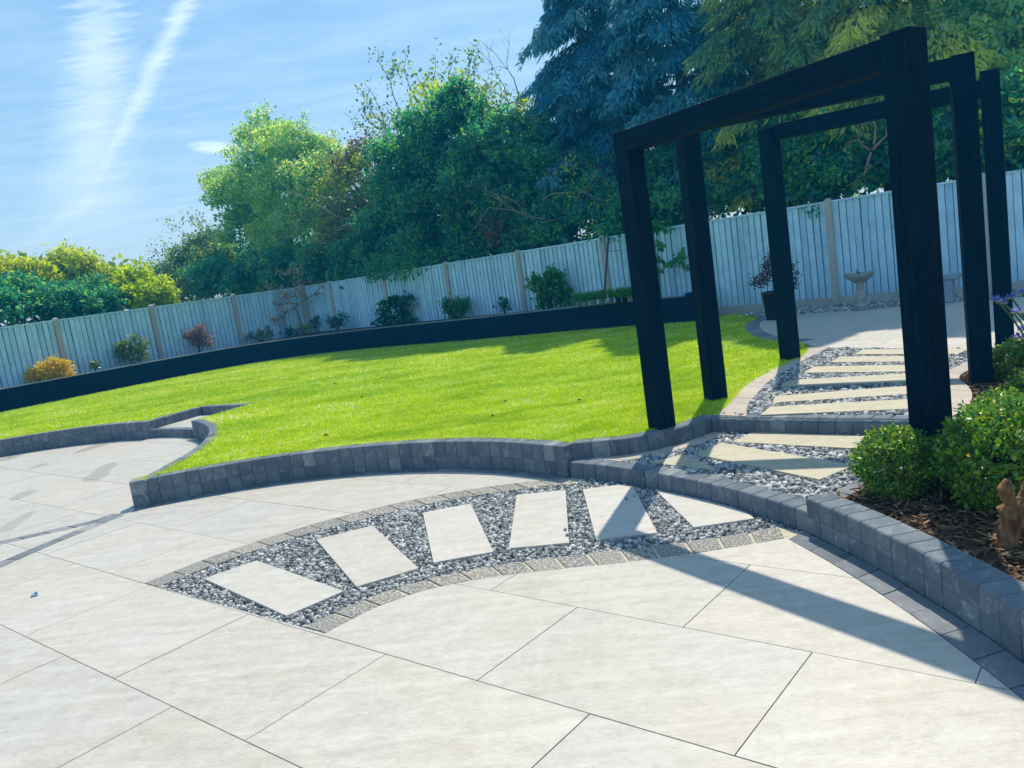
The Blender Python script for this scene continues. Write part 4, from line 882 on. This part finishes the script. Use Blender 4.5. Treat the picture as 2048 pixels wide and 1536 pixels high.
fence('garden_fence', 'long grey closeboard fence behind the raised bed and upper patio', P0, P1, [0]+[(k-kC)*BAY for k in range(0, 10)], Z2, 2.11, flip=True)
Ls = np.array([-5.806, 24.57]); Ld = np.array([1.64, 1.63]); Q0 = Ls-Ld*5.0
fence('garden_fence', 'grey closeboard fence on the left running up to the corner post', Q0, Ls-Ld*.03, [k*2.312 for k in range(0, 5)]+[5*2.312-.13], Z2, 2.11)

# ------------------------------------------------------------------ raised sleeper bed
rb = empty('raised_bed', (0, 0, 0)); tag(rb, 'long curved raised bed of black sleepers in front of the fences', 'raised bed')
def sleepers(P, z0, z1, n, th, parent, mat, stagger=0):
    Q = resample(P, n*6+1); m = 6
    for i in range(n):
        seg = Q[i*m:(i+1)*m+1].copy(); d = seg[1]-seg[0]; seg[0] += d/np.linalg.norm(d)*.004; d = seg[-2]-seg[-1]; seg[-1] += d/np.linalg.norm(d)*.004
        poly = ccw([tuple(p) for p in seg]+[tuple(p) for p in offset(seg, th)[::-1]]); mk('sleeper', *prism(poly, z0, z1), mat, parent)
sleepers(BED, Z2-.05, .495, 11, .12, rb, 'sleeper'); sleepers(BED, .50, ZB, 12, .12, rb, 'sleeper')
sleepers(offset(BED, .0), ZB+.002, ZB+.022, 11, .125, rb, 'sleeper_lit_top')  # thin added strip, sunlight on the sleeper tops put in as lighter grey
endp = np.array([(3.60, 15.22), (4.05, 15.86)]); sleepers(endp, Z2-.05, .495, 1, .12, rb, 'sleeper'); sleepers(endp, .50, ZB+.06, 1, .12, rb, 'sleeper')
soil = [tuple(p) for p in offset(BED, .11)]+[(4.05, 15.9)]+[tuple(P0+(P1-P0)*t) for t in (.42, .3, .15, .01)]+[tuple(Ls-Ld*.1)]+[tuple(Ls-Ld*t) for t in (1, 2, 3, 4.2)]
o = sheet('bed_soil', [soil], [], ZB-.04, 'soil'); tag(o, 'brown earth filling the long raised sleeper bed', 'soil', kind='structure')

# ------------------------------------------------------------------ pergola
pg = empty('pergola', (1.2, 6.6, Z2)); tag(pg, 'black timber pergola of six posts and three beams over the path', 'pergola')
PO = np.array([1.2, 6.6, Z2])
def post(c, ang, zb, zt, wd=.165):
    V, F = bbox_geo(wd, wd, zt-zb, .003); o = mk('post', V, F, 'black_timber', pg); o.location = (c[0]-PO[0], c[1]-PO[1], zb-PO[2]); o.rotation_euler = (0, 0, math.radians(ang)); return o
def beam(a, b, zt, wd=.165, hh=.165, inset=.0835):
    a = np.array(a); b = np.array(b); d = b-a; L = np.linalg.norm(d)-2*inset; c = (a+b)/2
    V, F = bbox_geo(hh, wd, L, .003); o = mk('beam', V, F, 'black_timber', pg); t = math.atan2(d[1], d[0])
    # local z along the beam
    o.matrix_local = Matrix.Translation((a[0]-PO[0]+d[0]/np.linalg.norm(d)*inset, a[1]-PO[1]+d[1]/np.linalg.norm(d)*inset, zt-hh/2-PO[2])) @ Matrix.Rotation(t, 4, 'Z') @ Matrix.Rotation(math.pi/2, 4, 'Y')
L1, R1, L2_, R2, L3, R3 = (1.20, 6.62), (2.365, 4.515), (1.90, 7.50), (3.93, 6.64), (3.24, 9.20), (5.02, 8.03)
post(L1, -61.2, .1, 2.69); post(R1, -61.2, .0, 2.70); beam(L1, R1, 2.686)
post(L2_, -77, .2, 2.72); post(R2, -23, .1, 2.90); beam(L2_, R2, 2.888, inset=.0)
post(L3, -66, .2, 2.87); post(R3, -34, .1, 2.96); beam(L3, R3, 2.885, inset=.0835)

# ------------------------------------------------------------------ border shrubs
def shrub(name, label, cat, base, bl, mat, leaf, nper, m, sig, stems=6, sr=.006, group=None, smat='bark', upleaf=.4, asp=.55, spikes=0, **kw):
    base = np.asarray(base, float); e = empty(name, base); tag(e, label, cat, group)
    V, F, R = cloud([(np.asarray(c)-base, r) for c, r in bl], nper, leaf, m, sig, asp=asp, **kw); geo = [(V, F, R)]
    tl = []
    for i in range(stems):
        c, r = bl[i % len(bl)]; t = np.asarray(c)-base+rdir(1)[0]*np.asarray(r)*.5; tl.append(([RNG.normal(0, .012, 3)*[1, 1, 0], t*np.array([.35, .35, .5]), t], [sr, sr*.8, sr*.4]))
    for i in range(spikes):
        c, r = bl[i % len(bl)]; c = np.asarray(c)-base; d = rdir(1)[0]; d[2] = abs(d[2])*1.1+.15; d /= np.linalg.norm(d); a = c+d*np.asarray(r)*.6; L = float(np.mean(r))*RNG.uniform(.6, 1.15)*(.45 if spikes == 26 else 1); b_ = a+(d*.7+np.array([0, 0, .5]))*L
        tl.append(([c*.8, a, b_], [sr*.6, sr*.5, sr*.25])); q = int(5+L/leaf*2.2); tt = RNG.uniform(.1, 1.05, q); C = a+(b_-a)*tt[:, None]; lw = leaf*RNG.uniform(.7, 1.15, q); geo.append(leaf_geo(C, rdir(q)*.8+(b_-a)/L*.6, rdir(q)+[0, 0, .8], lw, lw*asp, RNG.uniform(.3, 1, q)))
    V, F, R = join(geo); np_mesh('foliage', V, F, mat, e, R)
    tubes('stems', tl, smat, e, 5); return e
def ball(label, x, y, zc_, r, leaf=.026, squash=.95, nper=4200, d=None, inner=1):
    b = np.array([x, y, .17]); c = np.array([x, y, zc_])
    return shrub('box_shrub', label, 'shrub', b, [(c, (r, r, r*squash)), (c, (r*.86, r*.86, r*.86*squash))], 'leaf_box', leaf, nper*3.4, 6, .013, 8, .008, 'clipped shrubs in the bark border', spikes=26, shell=.80, noise=.045, cmix=.45)
ball('small round clipped box ball at the foot of the big pergola post', 2.085, 4.40, .36, .215, .024, .92, 5200)
ball('big clipped shrub behind the driftwood, right of the box ball', 2.51, 4.05, .40, .335, .036, .86, 2500)
ball('clipped shrub right behind the big one at the right edge', 2.88, 4.66, .36, .27, .032, .9, 2400)
ball('small clipped shrub behind the second right pergola post', 4.26, 6.66, .35, .21, .034, .9, 2600)
ball('small yellow-green shrub at the right edge beyond the big clipped shrub', 3.74, 5.62, .33, .20, .032, .9, 2600)
# agapanthus
def agapanthus():
    b = np.array([4.0, 5.85, .17]); e = empty('agapanthus', b); tag(e, 'blue flowering agapanthus on tall stems at the right edge', 'flower')
    heads = [gz(1992, 602, 1.0), None]
    pts = [(1992, 602), (2005, 606), (2022, 596), (2033, 625), (2045, 588), (2036, 676), (2046, 660)]
    D = 5.55
    for i, (x, y) in enumerate(pts):
        d = ray(x, y); h = ORG+d*(D+random.uniform(-.3, .3))/d[1]-b; ft = np.array([random.uniform(-.06, .06)+.05, random.uniform(-.06, .06), 0])
        P = [ft, ft+(h-ft)*.4+[.03, 0, .03], ft+(h-ft)*.75+[.015, 0, .05], h]; tubes('stem', [(smooth3(P), np.linspace(.009, .006, 12))], 'stem_green', e, 6)
        n = 40; dirs = rdir(n); dirs[:, 2] = np.abs(dirs[:, 2])*.9+.05; C = h+dirs*.012; V, F, R = leaf_geo(C, dirs, rdir(n), .032*RNG.uniform(.8, 1.2, n), .011, RNG.uniform(0, 1, n)); f = np_mesh('flower_head', V, F, 'petal_blue', e, R)
        n = 22; dirs = rdir(n); dirs[:, 2] = -.1+.25*RNG.uniform(0, 1, n); V, F, R = leaf_geo(h+dirs*.008, dirs, rdir(n), .035, .008, RNG.uniform(0, 1, n)); np_mesh('bud_stalks', V, F, 'petal_pale', f, R)
    V_, F_, R_, o = [], [], [], 0
    for k in range(14):
        a = RNG.uniform(0, 2*math.pi); L = RNG.uniform(.28, .5); o_ = np.array([math.cos(a), math.sin(a), 0]); sd = np.array([-o_[1], o_[0], 0])*.013; ts = np.linspace(0, 1, 6)
        for t in ts:
            c = o_*L*.75*t+np.array([0, 0, L*(1.3*t-.9*t*t)]); wv = (1-t**3)*1.0; V_ += [c-sd*wv, c+sd*wv]; R_ += [k/14]*2
        for i in range(5): F_.append((o+2*i, o+2*i+1, o+2*i+3, o+2*i+2))
        o += 12
    np_mesh('strap_leaves', np.array(V_), np.array(F_), 'leaf_bright', e, np.array(R_))
def smooth3(P, n=12):
    P = np.asarray(P, float); t = np.linspace(0, 1, len(P)); tt = np.linspace(0, 1, n); c = [np.polyfit(t, P[:, k], min(3, len(P)-1)) for k in range(3)]; return np.c_[tuple(np.polyval(q, tt) for q in c)]
agapanthus()
# driftwood ornament
def lumpy(name, path, rad, mat, parent, amp=.15, seg=22, n=34, flat=1.0):
    P = smooth3(path, n); r = np.interp(np.linspace(0, 1, n), np.linspace(0, 1, len(rad)), rad); V, F = tube_geo(P, r, seg); V = np.array(V)
    for i in range(n):
        for k in range(seg):
            j = i*seg+k; V[j] = P[i]+(V[j]-P[i])*(1+amp*math.sin(i*.35+k*1.2)*math.cos(k*.8-i*.25)+amp*.6*math.sin(i*.8+k*2.9)+random.uniform(-.05, .05))
    return mk(name, V, F, mat, parent, True)
dw = empty('driftwood_ornament', (2.185, 3.50, .165)); dw.scale = (1.3, 1.3, 1.3); tag(dw, 'gnarled brown driftwood ornament with two upright prongs on the bark', 'ornament')
lumpy('body', [(-.035, .0, 0), (-.02, 0, .06), (0, 0, .125), (.02, .0, .165)], [.034, .033, .045, .026], 'driftwood', dw, .16)
lumpy('prong', [(-.005, 0, .14), (-.018, 0, .18), (-.022, 0, .215), (-.012, .0, .245)], [.016, .023, .027, .011], 'driftwood', dw, .08)
lumpy('prong', [(.02, 0, .13), (.042, 0, .165), (.05, 0, .20), (.056, 0, .225)], [.028, .026, .02, .013], 'driftwood', dw, .10)
lumpy('foot', [(.015, 0, .12), (.05, .01, .10), (.10, .02, .05), (.13, .02, .0)], [.036, .04, .036, .032], 'driftwood', dw, .16)

# ------------------------------------------------------------------ plants in the raised bed
ZS = ZB-.04
def bedpt(x, y): return gz(x, y, ZB+.005)
def pxm(p): return depth(p)/FPX
def bshrub(name, label, x, y, parts, mat, leaf, nper=900, m=6, sig=.03, stems=6, group=None, cat='shrub', **kw):
    """x,y = foot pixel; parts = [(dx,dy,rx,ry)] pixel offsets of foliage blobs"""
    p = behind(x, y, -.48, NL, DL) if x < 600 else behind(x, y, -.48); k = pxm(p); b = p.copy(); b[2] = ZS; bl = []
    for dx, dy, rx, ry in parts:
        # the picture leans by the camera's roll: undo it so that plants grow upright
        ux = dx*_c - dy*_s
        uz = -dy*_c - dx*_s
        bl.append((p+np.array([ux*k, 0, uz*k+.03]), (rx*k, rx*k*.6, ry*k)))
    return shrub(name, label, cat, b, bl, mat, leaf, nper*1.7, m, sig, stems, .008, group, spikes=3*len(parts)+3, noise=.3, **kw)
bshrub('golden_shrub', 'low golden yellow shrub at the left end of the raised bed', 100, 762, [(0, -18, 28, 16), (-25, -8, 20, 10), (25, -14, 22, 14), (10, -32, 14, 8), (-36, -14, 9, 8), (30, -28, 8, 7)], 'leaf_yellow', .07, 1500, 7, .035, 8)
bshrub('seedling', 'tiny leafy seedling between the golden shrub and the rhododendron', 190, 742, [(0, -8, 9, 6)], 'leaf_rhodo', .06, 2500, 6, .02, 3, cat='plant')
bshrub('rhododendron', 'rhododendron with pale edged glossy leaves in the left raised bed', 265, 727, [(-20, -24, 14, 12), (8, -34, 16, 12), (24, -22, 12, 12), (2, -14, 20, 9), (-6, -28, 16, 10)], 'leaf_rhodo', .12, 420, 8, .05, 8, asp=.36)
bshrub('acer', 'small purple grey acer in front of the left fence', 398, 698, [(-8, -25, 16, 11), (8, -18, 13, 12), (6, -36, 11, 8), (-20, -26, 9, 6), (16, -10, 9, 8), (-4, -12, 12, 8)], 'leaf_acer', .055, 1500, 7, .04, 8, cat='acer')
bshrub('sage', 'low sprawling pale green plant left of the bare young tree', 525, 686, [(0, -8, 16, 7), (-22, -12, 10, 4), (13, -20, 7, 8), (-5, -18, 7, 5)], 'leaf_sage', .07, 900, 6, .04, 5, cat='plant')
bshrub('foot_plant', 'small lime clump at the foot of the bare young tree', 608, 668, [(0, -9, 11, 6)], 'leaf_lime', .07, 1200, 6, .03, 3, cat='plant')
bshrub('foot_plant', 'dark leafy clump with white flecks left of the bare young tree foot', 583, 673, [(0, -6, 14, 6)], 'leaf_dark', .08, 900, 6, .03, 3, cat='plant')
bshrub('young_shrub', 'small sparse dark shrub right beside the fence corner post', 632, 667, [(0, -17, 9, 9), (2, -24, 6, 5)], 'leaf_dark', .06, 1300, 6, .04, 3)
bshrub('young_shrub', 'loose dark shrub second right of the fence corner post', 676, 662, [(0, -14, 14, 10), (-12, -18, 9, 7), (8, -24, 10, 7)], 'leaf_dark', .065, 900, 6, .05, 5)
bshrub('fatsia', 'spreading dark fatsia with big horizontal leaves against the middle fence', 792, 655, [(0, -12, 22, 10), (-15, -35, 16, 5), (12, -46, 20, 5), (-22, -22, 10, 5), (25, -8, 14, 5), (-20, -5, 14, 4), (30, -50, 9, 3), (-2, -44, 12, 5)], 'leaf_dark', .17, 230, 7, .08, 10, asp=.75)
bshrub('round_shrub', 'round bright green shrub in the middle of the raised bed', 912, 642, [(0, -14, 18, 12), (-12, -26, 11, 11), (12, -26, 13, 10), (2, -30, 14, 9), (18, -32, 8, 6), (-20, -34, 6, 7)], 'leaf_bright', .075, 1300, 7, .05, 7)
bshrub('young_shrub', 'small spindly shrub between the round shrub and the tall leafy one', 1008, 628, [(0, -12, 9, 8), (-4, -22, 7, 6), (4, -18, 7, 6)], 'leaf_dark', .07, 900, 6, .05, 4)
bshrub('leafy_shrub', 'tall leafy green shrub left of the row of pots', 1102, 619, [(-4, -16, 22, 14), (0, -40, 24, 14), (-16, -52, 16, 10), (14, -52, 14, 12), (0, -64, 14, 8), (30, -22, 9, 14), (-30, -52, 8, 7)], 'leaf_bright', .11, 620, 7, .06, 9, asp=.7)
# bare young tree
def bare_tree():
    b = behind(605, 668, -.5, NL, DL); b[2] = ZS; e = empty('young_tree', b); tag(e, 'bare young tree with brownish blossom at the fence corner', 'tree'); k = pxm(b)
    def q(x, y, dy=0):
        d = ray(x, y); return ORG+d*(b[1]+dy)/d[1]-b
    out, tips = [], []
    tr = [np.zeros(3), q(600, 640), q(593, 620), q(590, 614)]; out.append((tr, [.035, .03, .026, .024]))
    main = [[(590, 614), (605, 604), (616, 597)], [(590, 614), (583, 618), (572, 621), (566, 619)], [(596, 608), (580, 606), (560, 610), (546, 608)], [(616, 597), (605, 588), (592, 577), (585, 565), (590, 545)], [(616, 597), (628, 590), (640, 586)], [(628, 590), (636, 580), (640, 572)], [(580, 606), (576, 596), (572, 588), (560, 582), (545, 576), (532, 570)], [(572, 588), (585, 593), (596, 592)], [(566, 630), (555, 641), (545, 643), (540, 641)], [(560, 610), (565, 600), (570, 590)], [(592, 577), (600, 562), (620, 564)], [(590, 545), (585, 540)], [(600, 562), (606, 545), (603, 534)], [(576, 621), (570, 628), (566, 636), (570, 644)], [(580, 552), (570, 545), (560, 543)]]
    for i, l in enumerate(main):
        dy = random.uniform(-.25, .25); P = [q(x, y, dy*(j/len(l))) for j, (x, y) in enumerate(l)]; out.append((P, np.linspace(.024 if i < 4 else .016, .009, len(P)))); tips += P[1:]
        for p in P[1:]:
            for _ in range(2):
                d = rdir(1)[0]*.14; out.append(([p, p+d*.6+[0, 0, .02], p+d], [.008, .006, .004])); tips.append(p+d)
    tubes('branches', out, 'twig', e, 5)
    T = np.array(tips); T = np.repeat(T, 4, 0)+RNG.normal(0, .045, (len(T)*4, 3)); n = len(T); V, F, R = leaf_geo(T, rdir(n), rdir(n), .085*RNG.uniform(.6, 1.3, n), .045, RNG.uniform(0, 1, n)); np_mesh('blossom', V, F, 'leaf_blossom', e, R)
bare_tree()
# potted plants in a row on the bed edge
POTX = [(1159, 612, 'leftmost grey pot of feathery green in the row on the raised bed', 'pot_grey'), (1172, 611, 'second pot from the left in the row on the raised bed', 'pot_grey'), (1188, 609, 'third pot from the left in the row, widest pale grey', 'pot_grey'), (1206, 607, 'fourth pot from the left in the row, below the leaning stake', 'pot_grey'), (1222, 605, 'fifth pot from the left in the row, with a white plant label', 'pot_grey'), (1238, 604, 'dark sixth pot from the left in the row', 'pot_black'), (1251, 603, 'dark seventh pot from the left in the row', 'pot_black'), (1262, 602, 'last grey pot in the row beside the front pergola post', 'pot_grey')]
for i, (x, y, lab, mt) in enumerate(POTX):
    b = gz(x, y+2, ZB+.024); b[1] += .03; e = empty('potted_plant', b); tag(e, lab, 'potted plant', 'row of pots on the raised bed'); s = 1.0+.12*(i == 2)
    lathe('pot', [(.045*s, 0), (.06*s, .10), (.066*s, .10), (.066*s, .115), (.058*s, .115), (.055*s, .10)], mt, e, 14)
    n = 260; C = np.c_[RNG.normal(0, .035, (n, 2)), RNG.uniform(.08, .2, n)]; D = rdir(n)*.7+[0, 0, .9]+C*[6, 6, 0]; L = RNG.uniform(.08, .17, n); V, F, R = leaf_geo(C, D, rdir(n), L, .02, RNG.uniform(0, 1, n)); np_mesh('foliage', V, F, 'leaf_bright', e, R)
    if i == 4: mk('plant_label', *box_geo(-.07, -.035, -.07, -.066, .08, .2), 'tag_white', e)
# stake with hoop
b = behind(1206, 601, -.5); tp = behind(1217, 474, -.15); b[2] = ZS; e = empty('plant_stake', b); tag(e, 'dark leaning stake with wire hoop against the fence above the pots', 'stake')
tubes('rod', [([np.zeros(3), tp-b], [.022, .022])], 'metal', e, 8)
hc = b+(tp-b)*.78; cc_ = hc-b; dr = np.array([.76, -.65, 0]); hp = [cc_+dr*.17*(1-math.cos(a))+np.array([.3, .35, 0])*.17*math.sin(a) for a in np.linspace(0, 2*math.pi, 22)]; tubes('hoop', [(hp, .005)], 'metal', e, 5)
# sapling with large leaves
def sapling():
    b = behind(1321, 595, -.45); b[2] = ZS; e = empty('sapling', b); tag(e, 'slender sapling with large fresh green leaves between the pergola posts', 'sapling'); k = pxm(b)
    def q(x, y, dy=0): d = ray(x, y); return ORG+d*(b[1]+dy)/d[1]-b
    st = [np.zeros(3), q(1320, 545), q(1315, 500), q(1312, 455)]; out = [(st, [.016, .014, .012, .007])]; C, D = [], []
    main = [[(1312, 455), (1322, 448), (1338, 456)], [(1312, 455), (1306, 445)], [(1316, 510), (1330, 528), (1345, 520), (1362, 523), (1375, 530)], [(1345, 520), (1355, 512), (1362, 504)], [(1318, 535), (1312, 545)], [(1314, 480), (1322, 490)], [(1316, 512), (1308, 525)], [(1312, 462), (1300, 455)]]
    for l in main:
        P = [q(x, y) for x, y in l]; out.append((P, np.linspace(.009, .004, len(P))))
        PP = resample(np.array(P), 8)
        for p in PP[1:]:
            for _ in range(3): C.append(p+RNG.normal(0, .03, 3)); D.append(rdir(1)[0]*.7+(P[-1]-P[0])/np.linalg.norm(P[-1]-P[0])*.4+[0, 0, -.55])
    tubes('stem', out, 'stem_green', e, 5); C, D = np.array(C), np.array(D); n = len(C); L = RNG.uniform(.11, .18, n); V, F, R = leaf_geo(C, D, rdir(n)*.5+[0, -.5, .6], L, L*.6, RNG.uniform(0, 1, n)); np_mesh('leaves', V, F, 'leaf_bright', e, R)
sapling()

# ------------------------------------------------------------------ upper patio things
b = gz(1556, 640, Z2); b[2] = Z2; e = empty('potted_acer', b+np.array([.05, .2, 0])); e.scale = (.86, .86, .88); tag(e, 'dark red acer in a tall black pot behind the pergola post', 'potted plant')
lathe('pot', [(.20, 0), (.235, .5), (.255, .50), (.255, .54), (.23, .54), (.22, .49)], 'pot_black', e, 20)
tubes('trunk', [([(0, 0, .48), (.02, 0, .7), (.03, 0, .95)], [.02, .017, .012])]+[([(.02, 0, .72), np.array([.02, 0, .72])+d*.5, np.array([.02, 0, .75])+d], [.01, .008, .004]) for d in (np.array([.3, 0, .3]), np.array([-.3, .05, .12]), np.array([.1, .1, .45]), np.array([-.12, 0, .35]), np.array([.34, 0, .02]))], 'bark', e, 6)
V, F, R = cloud([((-.25, 0, .78), (.17, .15, .10)), ((.02, 0, 1.0), (.22, .2, .15)), ((.28, 0, .95), (.14, .15, .16)), ((.36, 0, .72), (.08, .1, .15)), ((.1, 0, 1.2), (.12, .12, .10))], 3200, .055, 6, .04); np_mesh('foliage', V, F, 'leaf_plum', e, R*.6)
b = gz(1724, 619, Z2); e = empty('bird_bath', (b[0], b[1], Z2)); e.scale = (.80, .80, .93); tag(e, 'weathered stone bird bath with shell rim on the upper patio', 'bird bath')
def sq(name, w_, z0, z1): mk(name, *[x for x in bbox_geo_z(w_, z0, z1)], 'cast_stone', e)
def bbox_geo_z(w_, z0, z1):
    V, F = bbox_geo(w_, w_, z1-z0, .012); return [(x, y, z+z0) for x, y, z in V], F
sq('base', .30, 0, .05)
lathe('pedestal', [(.13, .05), (.135, .08), (.10, .11), (.085, .13), (.10, .16), (.115, .21), (.11, .27), (.085, .33), (.07, .37), (.085, .385), (.085, .40), (.07, .42), (.075, .45), (.11, .48), (.125, .50)], 'cast_stone', e, 24)
V, F = [], []; seg = 32; prof = [(.10, .50), (.19, .53), (.27, .585), (.30, .63), (.285, .635), (.24, .60), (.12, .565), (.001, .56)]
for r, z in prof:
    for k in range(seg):
        a = 2*math.pi*k/seg; rr = r*(1+.05*abs(math.sin(4*a))*(r > .2)); V.append((rr*math.cos(a), rr*math.sin(a), z+.03*(r > .24)*abs(math.sin(4*a))*.6))
for i in range(len(prof)-1):
    for k in range(seg): F.append((i*seg+k, i*seg+(k+1) % seg, (i+1)*seg+(k+1) % seg, (i+1)*seg+k))
mk('bowl', V, F, 'cast_stone', e, True)
fg = tubes('bird_figure', [([(-.02, 0, .57), (-.03, 0, .64), (-.035, 0, .69), (-.06, 0, .72)], [.01, .013, .012, .004]), ([(-.03, 0, .66), (.02, 0, .63), (.06, 0, .58)], [.01, .012, .006])], 'metal', e, 6)
b = gz(1908, 604, Z2); e = empty('stone_bench', (b[0], b[1]+.05, Z2), math.radians(-40.6)); tag(e, 'pale stone slab bench in front of the back fence', 'bench')
V, F = bbox_geo(.78, .30, .07, .01); o = mk('seat', V, F, 'bench_stone', e); o.location = (-.26, 0, .36)
for x in (-.02, -.50):
    V, F = bbox_geo(.11, .26, .36, .01); o = mk('leg', V, F, 'bench_stone', e); o.location = (x, 0, 0)

# ------------------------------------------------------------------ small litter on the patio
p = gz(62, 1192, 0); V = [(0, 0, .002), (.045, .012, .012), (.06, -.02, .004), (.02, -.03, .018), (.03, .02, .022)]; F = [(0, 1, 3), (1, 2, 3), (0, 4, 1), (4, 2, 1)]
o = mk('plastic_scrap', [(p[0]+x, p[1]+y, z) for x, y, z in V], F, 'litter_blue'); tag(o, 'tiny crumpled blue plastic scrap on the pale tiles at left', 'litter')
for lab, (x, y) in (('dark loose pebble on the shadowed flag of the gravel fan', (1268, 993)), ('small loose pebble on the shadowed flag nearer the lawn', (1252, 999)), ('loose pebble at the right edge of the upright stepping flag', (1131, 1060)), ('second loose pebble at the lower right of the upright stepping flag', (1135, 1071))):
    p = gz(x, y, .012); v, f = STB[random.randrange(5)]; o = mk('loose_pebble', v*.015+np.array([p[0], p[1], .019]), f, 'bench_stone'); tag(o, lab, 'pebble', 'pebbles kicked onto the flags')

for x, y, lab in ((670, 767, 'dark soil crumb left of centre on the lawn, in line with the corner tree'), (723, 794, 'tiny soil crumb mid lawn, between the two left of centre crumbs'), (652, 870, 'dark soil crumb near the front left wall of the lawn'), (1011, 802, 'dark soil crumb mid lawn, left of the front pergola post'), (1158, 800, 'soil crumb on the lawn closest to the front pergola post'), (985, 830, 'dark soil crumb near the front wall in the middle of the lawn')):
    p = gz(x, y, Z2+.02); v, f = STB[random.randrange(5)]; o = mk('soil_crumb', v*random.uniform(.016, .028)*np.array([1, 1, .7])+np.array([p[0], p[1], Z2+.022]), f, 'bark_floor'); tag(o, lab, 'soil crumb', 'soil crumbs on the lawn')

# ------------------------------------------------------------------ blue volume added to imitate a lens veil
hm = bpy.data.materials.new('lens_veil'); hm.use_nodes = True; hn = hm.node_tree; hn.nodes.clear(); ho = hn.nodes.new('ShaderNodeOutputMaterial'); hv = hn.nodes.new('ShaderNodeVolumePrincipled')
hv.inputs['Color'].default_value = (.03, .44, 1.0, 1); hv.inputs['Density'].default_value = VEIL_DENSITY; hv.inputs['Anisotropy'].default_value = .35
hn.links.new(hv.outputs[0], ho.inputs['Volume']); M['lens_veil'] = hm
hz = mk('lens_veil', *prism([(-150, -50), (150, -50), (150, 210), (-150, 210)], -1.35, 14.2), 'lens_veil'); tag(hz, 'thin blue volume added over the garden to imitate a lens veil', 'lens_veil', kind='stuff')
